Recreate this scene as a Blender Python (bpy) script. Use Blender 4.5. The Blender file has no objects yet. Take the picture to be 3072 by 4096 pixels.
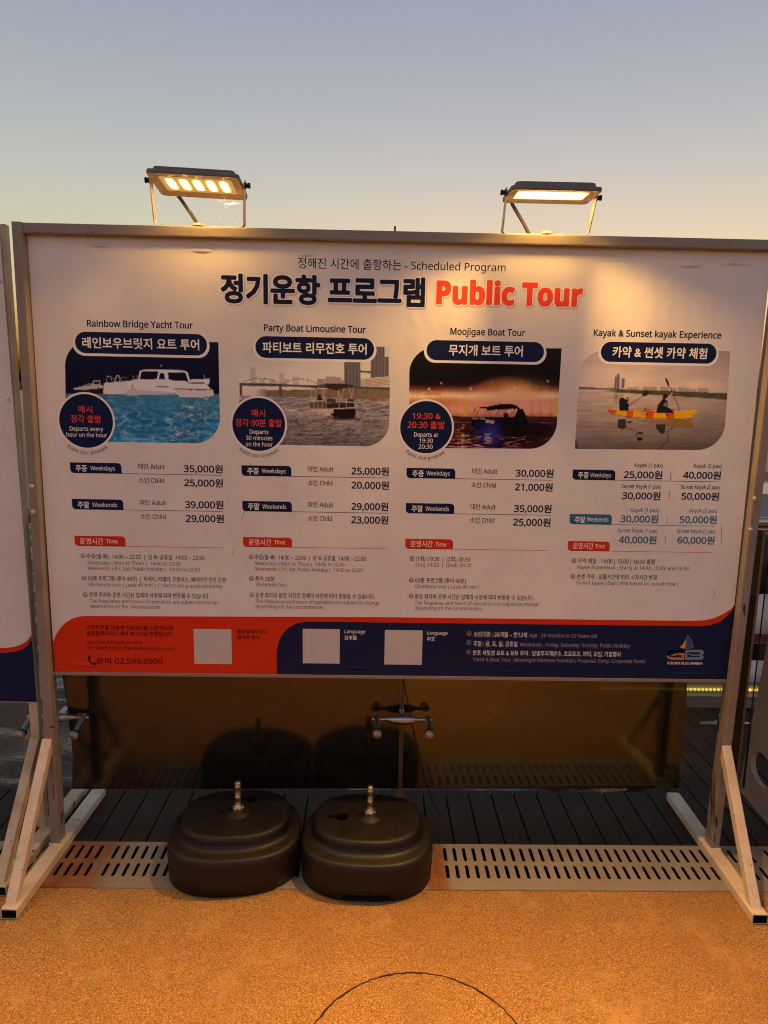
import bpy, bmesh, math, random
import numpy as np
from mathutils import Vector, Matrix, Euler

random.seed(7)
rng = np.random.default_rng(7)
SC = bpy.context.scene
COL = SC.collection
R = math.radians

# ------------------------------------------------------------------ camera
YAW, PITCH, ROLL = 0.01829387, 0.16759973, 0.01885746
CAM = np.array([-0.08972807, -2.4, 1.703])
FPX, CX, CY = 2800.0, 1536.0, 2048.0


def cam_axes():
    cy, sy, cp, sp = math.cos(YAW), math.sin(YAW), math.cos(PITCH), math.sin(PITCH)
    f = np.array([sy * cp, cy * cp, -sp])
    r = np.array([cy, -sy, 0.0])
    u = np.cross(r, f)
    c, s = math.cos(ROLL), math.sin(ROLL)
    return c * r + s * u, -s * r + c * u, f


AR, AU, AF = cam_axes()
cam_data = bpy.data.cameras.new('camera')
cam_data.sensor_fit = 'VERTICAL'
cam_data.sensor_height = 36.0
cam_data.lens = FPX / 4096 * 36.0
cam_data.clip_start = 0.05
cam_data.clip_end = 3000.0
cam = bpy.data.objects.new('camera', cam_data)
COL.objects.link(cam)
m = Matrix.Identity(4)
for i in range(3):
    m[i][0], m[i][1], m[i][2], m[i][3] = AR[i], AU[i], -AF[i], CAM[i]
cam.matrix_world = m
SC.camera = cam

# ------------------------------------------------------------------ dusk sky
world = bpy.data.worlds.new('World')
SC.world = world
world.use_nodes = True
_nt = world.node_tree
_bg = _nt.nodes['Background']
_sky = _nt.nodes.new('ShaderNodeTexSky')
_sky.sky_type = 'NISHITA'
_sky.sun_disc = False
_sky.sun_elevation = R(-1.0)          # the sun has just set behind the board
_sky.sun_rotation = R(6.0)
_sky.air_density = 1.0
_sky.dust_density = 4.6
_sky.ozone_density = 1.0
_mul = _nt.nodes.new('ShaderNodeMix')
_mul.data_type, _mul.blend_type = 'RGBA', 'MULTIPLY'
_mul.inputs[0].default_value = 1.0
_hz = _nt.nodes.new('ShaderNodeValToRGB')
_hz.color_ramp.elements[0].position, _hz.color_ramp.elements[0].color = 0.14, (1.0, 1.025, 0.885, 1)
_hz.color_ramp.elements[1].position, _hz.color_ramp.elements[1].color = 0.40, (1.05, 0.98, 0.985, 1)
_tc0 = _nt.nodes.new('ShaderNodeTexCoord')
_sz = _nt.nodes.new('ShaderNodeSeparateXYZ')
_nt.links.new(_tc0.outputs['Generated'], _sz.inputs[0])
_nt.links.new(_sz.outputs[2], _hz.inputs[0])
_nt.links.new(_hz.outputs[0], _mul.inputs[7])
# thin high haze evens the after-glow out along the horizon: look the sky up in a narrower fan of bearings
def _m(op, a, b=0.0):
    nd = _nt.nodes.new('ShaderNodeMath')
    nd.operation = op
    for i_, v_ in enumerate((a, b)):
        if isinstance(v_, bpy.types.NodeSocket):
            _nt.links.new(v_, nd.inputs[i_])
        else:
            nd.inputs[i_].default_value = v_
    return nd.outputs[0]


_xx = _m('MULTIPLY', _sz.outputs[0], 0.42)
_yy = _m('MULTIPLY', _m('SQRT', _m('MAXIMUM', _m('SUBTRACT', 1.0, _m('ADD', _m('MULTIPLY', _xx, _xx), _m('MULTIPLY', _sz.outputs[2], _sz.outputs[2]))), 0.0)), _m('SIGN', _sz.outputs[1]))
_cb = _nt.nodes.new('ShaderNodeCombineXYZ')
_nt.links.new(_xx, _cb.inputs[0])
_nt.links.new(_yy, _cb.inputs[1])
_nt.links.new(_sz.outputs[2], _cb.inputs[2])
_nt.links.new(_cb.outputs[0], _sky.inputs['Vector'])
_nt.links.new(_sky.outputs[0], _mul.inputs[6])
# the unseen sky behind the camera is brightened and tinted pink to fill the board
_tc = _nt.nodes.new('ShaderNodeTexCoord')
_sx = _nt.nodes.new('ShaderNodeSeparateXYZ')
_mr = _nt.nodes.new('ShaderNodeMapRange')
_mr.inputs['From Min'].default_value, _mr.inputs['From Max'].default_value = 0.25, -0.6
_mr.interpolation_type = 'SMOOTHSTEP'
_nt.links.new(_tc.outputs['Generated'], _sx.inputs[0])
_nt.links.new(_sx.outputs[1], _mr.inputs['Value'])
_gl = _nt.nodes.new('ShaderNodeMix')
_gl.data_type, _gl.blend_type = 'RGBA', 'MULTIPLY'
_gl.inputs[7].default_value = (2.15, 1.80, 1.92, 1)
_nt.links.new(_mr.outputs[0], _gl.inputs[0])
_nt.links.new(_mul.outputs[2], _gl.inputs[6])
_nt.links.new(_gl.outputs[2], _bg.inputs[0])
_bg.inputs[1].default_value = 1.16
LAMP_GAIN = 1.0
TILT, SPREAD = 38.0, 92.0             # forward lean and width of the area beams added below the lamp windows
SC.view_settings.view_transform = 'Standard'
SC.view_settings.look = 'None'
SC.view_settings.exposure = 0.0
SC.view_settings.gamma = 1.0
SC.cycles.filter_width = 1.05


def ray(px, py, axis, val):
    """where the sight line measured in the photograph meets a real plane"""
    d = AF + AR * (px - CX) / FPX - AU * (py - CY) / FPX
    t = (val - CAM[axis]) / d[axis]
    return CAM + t * d


# ------------------------------------------------------------------ helpers
def srgb(r, g, b):
    def f(c):
        c = c / 255.0
        return c / 12.92 if c <= 0.04045 else ((c + 0.055) / 1.055) ** 2.4
    return (f(r), f(g), f(b), 1.0)


class N:
    """tiny node-tree writer"""
    def __init__(self, name):
        self.m = bpy.data.materials.new(name)
        self.m.use_nodes = True
        self.t = self.m.node_tree
        self.b = self.t.nodes['Principled BSDF']
        self.out = self.t.nodes['Material Output']

    def n(self, kind, **kw):
        nd = self.t.nodes.new('ShaderNode' + kind)
        for k, v in kw.items():
            setattr(nd, k, v)
        return nd

    def set(self, nd, key, v):
        s = nd.inputs[key]
        if isinstance(v, bpy.types.NodeSocket):
            self.t.links.new(v, s)
        else:
            s.default_value = v

    def coord(self):
        return self.n('TexCoord').outputs['Object']

    def mapping(self, vec, scale=(1, 1, 1), loc=(0, 0, 0)):
        nd = self.n('Mapping')
        self.set(nd, 'Vector', vec)
        nd.inputs['Scale'].default_value = scale
        nd.inputs['Location'].default_value = loc
        return nd.outputs[0]

    def noise(self, vec, scale, detail=4, rough=0.55):
        nd = self.n('TexNoise')
        self.set(nd, 'Vector', vec)
        nd.inputs['Scale'].default_value = scale
        nd.inputs['Detail'].default_value = detail
        nd.inputs['Roughness'].default_value = rough
        return nd.outputs[0]

    def voro(self, vec, scale, out='Distance', feature='F1'):
        nd = self.n('TexVoronoi', feature=feature)
        self.set(nd, 'Vector', vec)
        nd.inputs['Scale'].default_value = scale
        return nd.outputs[out]

    def ramp(self, fac, stops):
        nd = self.n('ValToRGB')
        self.set(nd, 0, fac)
        e = nd.color_ramp.elements
        while len(e) < len(stops):
            e.new(0.5)
        for el, (p, c) in zip(e, stops):
            el.position = p
            el.color = c if len(c) == 4 else (*c, 1)
        return nd.outputs[0]

    def mix(self, fac, a, b, blend='MIX'):
        nd = self.n('Mix', data_type='RGBA', blend_type=blend)
        self.set(nd, 0, fac)
        self.set(nd, 6, a)
        self.set(nd, 7, b)
        return nd.outputs[2]

    def math(self, op, a, b=0.0, clamp=False):
        nd = self.n('Math', operation=op, use_clamp=clamp)
        self.set(nd, 0, a)
        self.set(nd, 1, b)
        return nd.outputs[0]

    def sep(self, vec):
        nd = self.n('SeparateXYZ')
        self.set(nd, 0, vec)
        return nd.outputs

    def bump(self, height, strength=0.3, dist=0.002, normal=None):
        nd = self.n('Bump')
        nd.inputs['Strength'].default_value = strength
        nd.inputs['Distance'].default_value = dist
        self.set(nd, 'Height', height)
        if normal is not None:
            self.set(nd, 'Normal', normal)
        return nd.outputs[0]

    def p(self, **kw):
        for k, v in kw.items():
            self.set(self.b, k.replace('_', ' '), v)
        return self.m


BW = lambda v: (v, v, v, 1.0)


class MB:
    """collects faces and links them as one mesh object"""
    def __init__(self):
        self.v, self.f, self.mi, self.mats = [], [], [], []
        self.smooth = []

    def mat(self, m):
        if m not in self.mats:
            self.mats.append(m)
        return self.mats.index(m)

    def add(self, verts, faces, m, smooth=False):
        o = len(self.v)
        k = self.mat(m)
        self.v.extend([tuple(float(c) for c in p) for p in verts])
        for f in faces:
            self.f.append(tuple(i + o for i in f))
            self.mi.append(k)
            self.smooth.append(smooth)

    def box(self, lo, hi, m):
        x0, y0, z0 = lo
        x1, y1, z1 = hi
        v = [(x0, y0, z0), (x1, y0, z0), (x1, y1, z0), (x0, y1, z0), (x0, y0, z1), (x1, y0, z1), (x1, y1, z1), (x0, y1, z1)]
        self.add(v, [(0, 3, 2, 1), (4, 5, 6, 7), (0, 1, 5, 4), (1, 2, 6, 5), (2, 3, 7, 6), (3, 0, 4, 7)], m)

    def loft(self, rings, m, cap=(True, True), smooth=True, closed=True):
        n = len(rings[0])
        v = [p for r in rings for p in r]
        f = []
        for a in range(len(rings) - 1):
            for i in range(n if closed else n - 1):
                j = (i + 1) % n
                f.append((a * n + i, a * n + j, (a + 1) * n + j, (a + 1) * n + i))
        self.add(v, f, m, smooth)
        if cap[0]:
            self.add(rings[0], [tuple(range(n))[::-1]], m)
        if cap[1]:
            self.add(rings[-1], [tuple(range(n))], m)

    def tube(self, p0, p1, r0, m, r1=None, n=16, cap=(True, True)):
        p0, p1 = Vector(p0), Vector(p1)
        r1 = r0 if r1 is None else r1
        d = (p1 - p0).normalized()
        a = d.orthogonal().normalized()
        b = d.cross(a)
        ring = lambda c, r: [c + (a * math.cos(t) + b * math.sin(t)) * r for t in [2 * math.pi * i / n for i in range(n)]]
        self.loft([ring(p0, r0), ring(p1, r1)], m, cap)

    def lathe(self, p0, axis, prof, m, n=20):
        p0 = Vector(p0)
        d = Vector(axis).normalized()
        a = d.orthogonal().normalized()
        b = d.cross(a)
        rings = [[p0 + d * h + (a * math.cos(t) + b * math.sin(t)) * r for t in [2 * math.pi * i / n for i in range(n)]] for h, r in prof]
        self.loft(rings, m)

    def path(self, pts, r, m, n=8, flat=None):
        """round (or flat-section) bar swept along points"""
        pts = [Vector(p) for p in pts]
        rings = []
        ref = Vector((0, 1, 0.01)).normalized()
        for i, p in enumerate(pts):
            d = (pts[min(i + 1, len(pts) - 1)] - pts[max(i - 1, 0)]).normalized()
            a = (ref - d * ref.dot(d)).normalized()
            b = d.cross(a)
            if flat:
                w, t = flat
                rings.append([p + a * (sx * w / 2) + b * (sy * t / 2) for sx, sy in ((-1, -1), (1, -1), (1, 1), (-1, 1))])
            else:
                rings.append([p + (a * math.cos(q) + b * math.sin(q)) * r for q in [2 * math.pi * k / n for k in range(n)]])
        self.loft(rings, m, smooth=not flat)

    def build(self, name, parent=None, bevel=0.0, seg=2, sharp=True):
        me = bpy.data.meshes.new(name)
        me.from_pydata(self.v, [], self.f)
        for mm in self.mats:
            me.materials.append(mm)
        me.polygons.foreach_set('material_index', self.mi)
        me.polygons.foreach_set('use_smooth', self.smooth)
        me.update()
        o = bpy.data.objects.new(name, me)
        COL.objects.link(o)
        if bevel:
            md = o.modifiers.new('bevel', 'BEVEL')
            md.width = bevel
            md.segments = seg
            md.limit_method = 'ANGLE'
            md.angle_limit = R(40)
        if parent is not None:
            o.parent = parent
        return o


def tag(o, label=None, cat=None, group=None, kind=None):
    if label:
        o['label'] = label
    if cat:
        o['category'] = cat
    if group:
        o['group'] = group
    if kind:
        o['kind'] = kind
    return o


def empty(name, loc=(0, 0, 0)):
    o = bpy.data.objects.new(name, None)
    o.location = loc
    o.empty_display_size = 0.1
    COL.objects.link(o)
    return o


def outline_mesh(outer, holes, thick, to3d):
    """flat plate with holes: 2D curve fill, thickened; returns verts, faces"""
    cu = bpy.data.curves.new('outline', 'CURVE')
    cu.dimensions = '2D'
    cu.fill_mode = 'BOTH'
    cu.extrude = thick / 2
    for ring in [outer] + holes:
        sp = cu.splines.new('POLY')
        sp.points.add(len(ring) - 1)
        for p, (x, y) in zip(sp.points, ring):
            p.co = (x, y, 0, 1)
        sp.use_cyclic_u = True
    ob = bpy.data.objects.new('outline', cu)
    COL.objects.link(ob)
    dg = bpy.context.evaluated_depsgraph_get()
    dg.update()
    me = bpy.data.meshes.new_from_object(ob.evaluated_get(dg))
    vs = [to3d(*v.co) for v in me.vertices]
    fs = [tuple(p.vertices) for p in me.polygons]
    bpy.data.objects.remove(ob)
    bpy.data.curves.remove(cu)
    bpy.data.meshes.remove(me)
    return vs, fs


def beam(mb, p0, p1, w, h, m, side=(1, 0, 0), hollow=0.0, wall=0.003, dark=None, cut0=None, cut1=None):
    """rectangular steel tube from p0 to p1; w along 'side'; optional open end at p0"""
    p0, p1 = Vector(p0), Vector(p1)
    d = (p1 - p0).normalized()
    s = Vector(side)
    s = (s - d * s.dot(d)).normalized()
    u = d.cross(s)
    rc = min(w, h) * 0.12

    def ring(c, ww, hh, cut=None, r=rc):
        pts = []
        for sx, sy in ((1, 1), (-1, 1), (-1, -1), (1, -1)):
            for k in (0, 1, 2):
                t = k / 2 * math.pi / 2
                a0 = {(1, 1): 0, (-1, 1): math.pi / 2, (-1, -1): math.pi, (1, -1): 1.5 * math.pi}[(sx, sy)]
                x = sx * (ww / 2 - r) + r * math.cos(a0 + t)
                y = sy * (hh / 2 - r) + r * math.sin(a0 + t)
                q = c + s * x + u * y
                if cut is not None:      # slide along the tube to a plane (mitred end)
                    co, no = Vector(cut[0]), Vector(cut[1])
                    q = q + d * ((co - q).dot(no) / d.dot(no))
                pts.append(q)
        return pts
    a, b = ring(p0, w, h, cut0), ring(p1, w, h, cut1)
    mb.loft([a, b], m, cap=(hollow == 0, True), smooth=False)
    if hollow:
        ai = ring(p0, w - 2 * wall, h - 2 * wall, cut0, rc * 0.6)
        bi = ring(p0 + d * hollow, w - 2 * wall, h - 2 * wall, None, rc * 0.6)
        n = len(a)
        mb.add(a + ai, [(j, i, n + i, n + j) for i, j in [(i, (i + 1) % n) for i in range(n)]], m)
        mb.loft([ai, bi], dark or m, cap=(False, True), smooth=False)


# ------------------------------------------------------------------ materials
def mk_paint(name, base, chips=0.62, grime=0.5):
    k = N(name)
    c = k.coord()
    n1 = k.noise(c, 9, 5)
    n2 = k.noise(c, 55, 6, 0.7)
    ns = k.noise(k.mapping(c, (60, 60, 4)), 1, 3)
    col = k.mix(k.math('MULTIPLY', k.ramp(n1, [(0.45, BW(0)), (0.75, BW(1))]), grime), base,
                (base[0] * 0.62, base[1] * 0.52, base[2] * 0.38, 1))
    col = k.mix(k.math('MULTIPLY', k.ramp(ns, [(0.55, BW(0)), (0.72, BW(1))]), 0.25), col, (0.2, 0.13, 0.07, 1))
    z = k.sep(c)[2]
    low = k.math('MULTIPLY', k.ramp(z, [(0.0, BW(1)), (0.45, BW(0))]), 0.055)
    big = k.math('MULTIPLY', k.noise(c, 5, 3), 0.4)
    amt = k.math('ADD', k.math('ADD', k.math('MULTIPLY', n2, 0.55), big), low)
    chip = k.ramp(amt, [(chips, BW(0)), (chips + 0.015, BW(1))])
    col = k.mix(chip, col, (0.045, 0.016, 0.012, 1))
    h = k.noise(c, 420, 2)
    return k.p(Base_Color=col, Roughness=0.42, Normal=k.bump(h, 0.25, 0.0008))


M = {}
M['paint'] = mk_paint('cream_paint', (0.66, 0.54, 0.40, 1))
M['post_paint'] = mk_paint('grey_post_paint', (0.25, 0.205, 0.175, 1), 0.66)
M['paint_old'] = mk_paint('stained_cream_paint', (0.56, 0.46, 0.30, 1), chips=0.6, grime=0.9)

k = N('dark_hollow'); M['dark'] = k.p(Base_Color=(0.01, 0.008, 0.007, 1), Roughness=0.8)
k = N('brushed_rail'); c = k.coord()
M['rail'] = k.p(Base_Color=k.mix(k.noise(c, 20, 4), (0.20, 0.17, 0.148, 1), (0.30, 0.255, 0.215, 1)), Roughness=0.45, Metallic=0.15,
                Normal=k.bump(k.noise(k.mapping(c, (40, 90, 90)), 1, 4), 0.35, 0.002))
k = N('polished_steel'); c = k.coord()
M['steel'] = k.p(Base_Color=(0.42, 0.40, 0.38, 1), Metallic=1.0, Roughness=k.ramp(k.noise(c, 30, 3), [(0.3, BW(0.25)), (0.8, BW(0.42))]))
k = N('zinc_bolt'); M['bolt'] = k.p(Base_Color=(0.62, 0.56, 0.48, 1), Metallic=0.6, Roughness=0.4)
k = N('black_rubber'); M['rubber'] = k.p(Base_Color=(0.012, 0.011, 0.01, 1), Roughness=0.6)


def wrinkles(k):
    """shared relief of the vinyl print: faint ripples and scattered blisters"""
    c = k.coord()
    flat = k.mapping(c, (1, 0, 1))
    v = k.voro(k.mapping(flat, (1, 1, 0.8)), 19)
    sel = k.ramp(k.noise(flat, 2.3, 2), [(0.5, BW(0)), (0.62, BW(1))])
    rnd = k.n('TexVoronoi'); k.set(rnd, 'Vector', k.mapping(flat, (1, 1, 0.8))); rnd.inputs['Scale'].default_value = 19
    rsel = k.ramp(k.sep(rnd.outputs['Color'])[0], [(0.45, BW(0)), (0.5, BW(1))])
    dot = k.math('MULTIPLY', k.ramp(v, [(0.0, BW(1)), (0.12, BW(0))]), k.math('MULTIPLY', sel, rsel))
    rip = k.noise(k.mapping(flat, (5, 1, 3)), 1, 3)
    b = k.bump(rip, 0.28, 0.02)
    # dents where the sheet has lifted under the top rail and along its lower edge
    tot = None
    for x0, z0, sx, sz in ((-.655, 2.150, .040, .010), (-.315, 2.146, .038, .009), (-.98, 2.160, .05, .008), (.95, 2.140, .05, .012), (1.10, 2.150, .07, .012), (-.13, .722, .06, .008), (.42, .716, .05, .007), (1.08, .715, .08, .010), (-1.10, .722, .09, .012)):
        mp = k.mapping(c, (1 / sx, 0, 1 / sz), (-x0 / sx, 0, -z0 / sz))
        ln = k.n('VectorMath', operation='LENGTH')
        k.set(ln, 0, mp)
        g = k.ramp(ln.outputs['Value'], [(0.0, BW(1)), (1.0, BW(0))])
        g.node.color_ramp.interpolation = 'EASE'
        tot = g if tot is None else k.math('MAXIMUM', tot, g)
    b = k.bump(tot, 0.9, 0.006, b)
    return k.bump(dot, 0.4, 0.003, b)


def ink(name, col, rough=0.34):
    k = N(name)
    return k.p(Base_Color=col, Roughness=rough, Normal=wrinkles(k), Specular_IOR_Level=0.14)


k = N('vinyl_sheet'); c = k.coord()
_d = k.noise(k.mapping(c, (1, 0, 1)), 3.2, 5)
M['vinyl'] = k.p(Base_Color=k.mix(k.ramp(_d, [(0.35, BW(0)), (0.8, BW(1))]), (0.76, 0.73, 0.72, 1), (0.67, 0.64, 0.63, 1)),
                 Roughness=0.36, Normal=wrinkles(k), Specular_IOR_Level=0.25)
INK = {'navy': ink('navy_ink', (0.007, 0.014, 0.060, 1)), 'title': ink('title_navy_ink', (0.008, 0.012, 0.045, 1)), 'black': ink('black_ink', (0.008, 0.006, 0.010, 1)),
       'gray': ink('gray_ink', (0.11, 0.085, 0.085, 1)), 'red': ink('red_ink', (0.72, 0.045, 0.012, 1)), 'white': ink('white_ink', (0.82, 0.80, 0.79, 1)),
       'teal': ink('teal_ink', (0.028, 0.16, 0.29, 1)), 'dred': ink('dark_print_on_red', (0.09, 0.006, 0.008, 1)), 'band': ink('red_band_ink', (0.62, 0.036, 0.010, 1)),
       'pale': ink('pale_gray_ink', (0.30, 0.29, 0.33, 1)), 'shade': ink('soft_gray_ink', (0.55, 0.52, 0.51, 1)), 'gold': ink('gold_ink', (0.75, 0.36, 0.05, 1)),
       'orange': ink('orange_ink', (0.66, 0.17, 0.03, 1)), 'sail': ink('sail_blue_ink', (0.05, 0.075, 0.20, 1)), 'steelblue': ink('steel_blue_ink', (0.16, 0.25, 0.38, 1)),
       'redtext': ink('bright_red_ink', (0.85, 0.07, 0.025, 1))}
k = N('photo_print')
_a = k.n('Attribute'); _a.attribute_name = 'print'
M['photo'] = k.p(Base_Color=_a.outputs['Color'], Roughness=0.34, Normal=wrinkles(k), Specular_IOR_Level=0.14)

# ------------------------------------------------------------------ the printed sheet
PW, PZ0, PZ1 = 2.434, 0.697, 2.1875          # width, bottom and top of the sheet
LAYER = 0.00006


def S(px, py):
    p = ray(px, py, 1, 0.0)
    return p[0], p[2]


Z1 = lambda x, y: S(x / 1.08008, y / 1.08 + 800)
Z2 = lambda x, y: S(x / 1.08008 + 1536, y / 1.08 + 800)
Z3 = lambda x, y: S(x / 1.08008, y / 1.08 + 1800)
Z4 = lambda x, y: S(x / 1.08008 + 1536, y / 1.08 + 1800)

_cache = {}


def sans(s, bold=False):
    """plain sans letterforms (the built-in font's own look-alike alphabet)"""
    U, L, D = (0x1D5D4, 0x1D5EE, 0x1D7EC) if bold else (0x1D5A0, 0x1D5BA, 0x1D7E2)
    out = ''
    for ch in s:
        o = ord(ch)
        out += chr(U + o - 65) if 65 <= o <= 90 else chr(L + o - 97) if 97 <= o <= 122 else chr(D + o - 48) if 48 <= o <= 57 else ch
    return out


def glyphs(s, off=0.0, bold=False, res=3):
    key = (s, off, bold, res)
    s = sans(s, bold)
    if key in _cache:
        return _cache[key]
    cu = bpy.data.curves.new('t', 'FONT')
    cu.body = s
    cu.size = 1.0
    cu.offset = off
    cu.resolution_u = res
    ob = bpy.data.objects.new('t', cu)
    COL.objects.link(ob)
    dg = bpy.context.evaluated_depsgraph_get()
    dg.update()
    me = bpy.data.meshes.new_from_object(ob.evaluated_get(dg))
    v = np.array([q.co[:2] for q in me.vertices]) if len(me.vertices) else np.zeros((0, 2))
    f = [tuple(p.vertices) for p in me.polygons]
    bpy.data.objects.remove(ob)
    bpy.data.curves.remove(cu)
    bpy.data.meshes.remove(me)
    _cache[key] = (v, f)
    return v, f


CAPH = glyphs('H')[0][:, 1].max()
_h = glyphs('\ud55c')[0]
HB, HT = _h[:, 1].min(), _h[:, 1].max()
WT = {'black': 0.006, 'heavy': 0.0}
FAT = {'light': (0.004, 3), 'reg': (0.007, 4), 'med': (0.021, 6), 'bold': (0.025, 6)}          # stroke gain, copies


def text(mb, s, Z, x0, x1, yb, h, col, wt='reg', lay=4, hangul=None, x1z=None, grow=0.0, fat=0.0, nfat=10):
    """set a line of lettering: left/right ends, baseline (or glyph bottom) and height as measured"""
    if hangul is None:
        hangul = any('\u3000' < ch for ch in s)
    if wt in FAT:
        fat, nfat = FAT[wt]
    res = 3 if h > 25 else 2
    v, f = glyphs(s, WT.get(wt, 0.0) + grow, wt == 'heavy', res)
    if not len(v):
        return
    ref, _ = glyphs(s, WT.get(wt, 0.0), wt == 'heavy', res)
    a = Z(x0, yb)
    b = (x1z or Z)(x1, yb)
    hh = Z(x0, yb - h)[1] - a[1]
    if hangul:
        em = hh / (HT - HB)
        z0 = a[1] - HB * em
    else:
        em = hh / CAPH
        z0 = a[1]
    mn, mx = ref[:, 0].min(), ref[:, 0].max()
    sx = (b[0] - a[0]) / max(mx - mn, 1e-6)
    if len(s) < 2:
        sx = em
    # heavy faces: the outline is thickened by repeating it around a small circle, like an offset stroke
    steps = [(0, 0)] + ([(fat * math.cos(2 * math.pi * q / nfat), fat * math.sin(2 * math.pi * q / nfat)) for q in range(nfat)] if fat else [])
    for q, (ox, oz) in enumerate(steps):
        vs = [(a[0] + (p[0] - mn) * sx + ox * em, -LAYER * lay - 5e-6 * q, z0 + (p[1] + oz) * em) for p in v]
        mb.add(vs, f, INK[col])


def poly(mb, pts, col, lay):
    """pts: panel (x,z) outline, counter-clockwise or not; ear-cut by bmesh"""
    vs, fs = outline_mesh(pts, [], 0.0, lambda x, y, z: (x, -LAYER * lay, y))
    mb.add(vs, fs, INK[col] if isinstance(col, str) else col)


def arc(cx, cy, r, a0, a1, n=14):
    return [(cx + r * math.cos(R(a0 + (a1 - a0) * i / n)), cy + r * math.sin(R(a0 + (a1 - a0) * i / n))) for i in range(n + 1)]


def disc(mb, c, r, col, lay, n=48):
    poly(mb, arc(c[0], c[1], r, 0, 360 - 360 / n, n - 1), col, lay)


def roundbox(x0, z0, x1, z1, r, corners='bl br tr tl'.split()):
    pts = []
    for nm, cx, cz, a in (('bl', x0 + r, z0 + r, 180), ('br', x1 - r, z0 + r, 270), ('tr', x1 - r, z1 - r, 0), ('tl', x0 + r, z1 - r, 90)):
        if nm in corners:
            pts += arc(cx, cz, r, a, a + 90, 10)
        else:
            pts.append({'bl': (x0, z0), 'br': (x1, z0), 'tr': (x1, z1), 'tl': (x0, z1)}[nm])
    return pts


def stroke(mb, pts, w, col, lay):
    for (x0, z0), (x1, z1) in zip(pts, pts[1:]):
        d = math.hypot(x1 - x0, z1 - z0)
        nx, nz = -(z1 - z0) / d * w / 2, (x1 - x0) / d * w / 2
        y = -LAYER * lay
        mb.add([(x0 - nx, y, z0 - nz), (x1 - nx, y, z1 - nz), (x1 + nx, y, z1 + nz), (x0 + nx, y, z0 + nz)], [(0, 1, 2, 3)], INK[col])


def ringshape(mb, c, r0, r1, a0, a1, col, lay, n=24):
    A, B = arc(c[0], c[1], r0, a0, a1, n), arc(c[0], c[1], r1, a0, a1, n)
    y = -LAYER * lay
    vs = [(x, y, z) for x, z in A + B]
    mb.add(vs, [(i, i + 1, n + 2 + i, n + 1 + i) for i in range(n)], INK[col])


def check(mb, Z, x, y, col='black'):
    c = Z(x, y)
    r = 0.0085
    ringshape(mb, c, r * 0.74, r, 60, 345, col, 4)
    stroke(mb, [(c[0] - 0.42 * r, c[1] + 0.1 * r), (c[0] - 0.02 * r, c[1] - 0.35 * r), (c[0] + 0.85 * r, c[1] + 0.65 * r)], r * 0.26, col, 4)


def curved(mb, s, c, rb, a0, a1, h, col):
    v, f = glyphs(s, 0.004)
    mn, mx = v[:, 0].min(), v[:, 0].max()
    em = h / CAPH
    vs = []
    for x, y in v:
        t = R(a0 + (a1 - a0) * (x - mn) / (mx - mn))
        r = rb - y * em
        vs.append((c[0] + r * math.cos(t), -LAYER * 4, c[1] + r * math.sin(t)))
    mb.add(vs, f, INK[col])


# ------------------------------------------------------------------ printed photographs, drawn in code
def lin(c):
    return np.array(srgb(*c)[:3])


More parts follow.
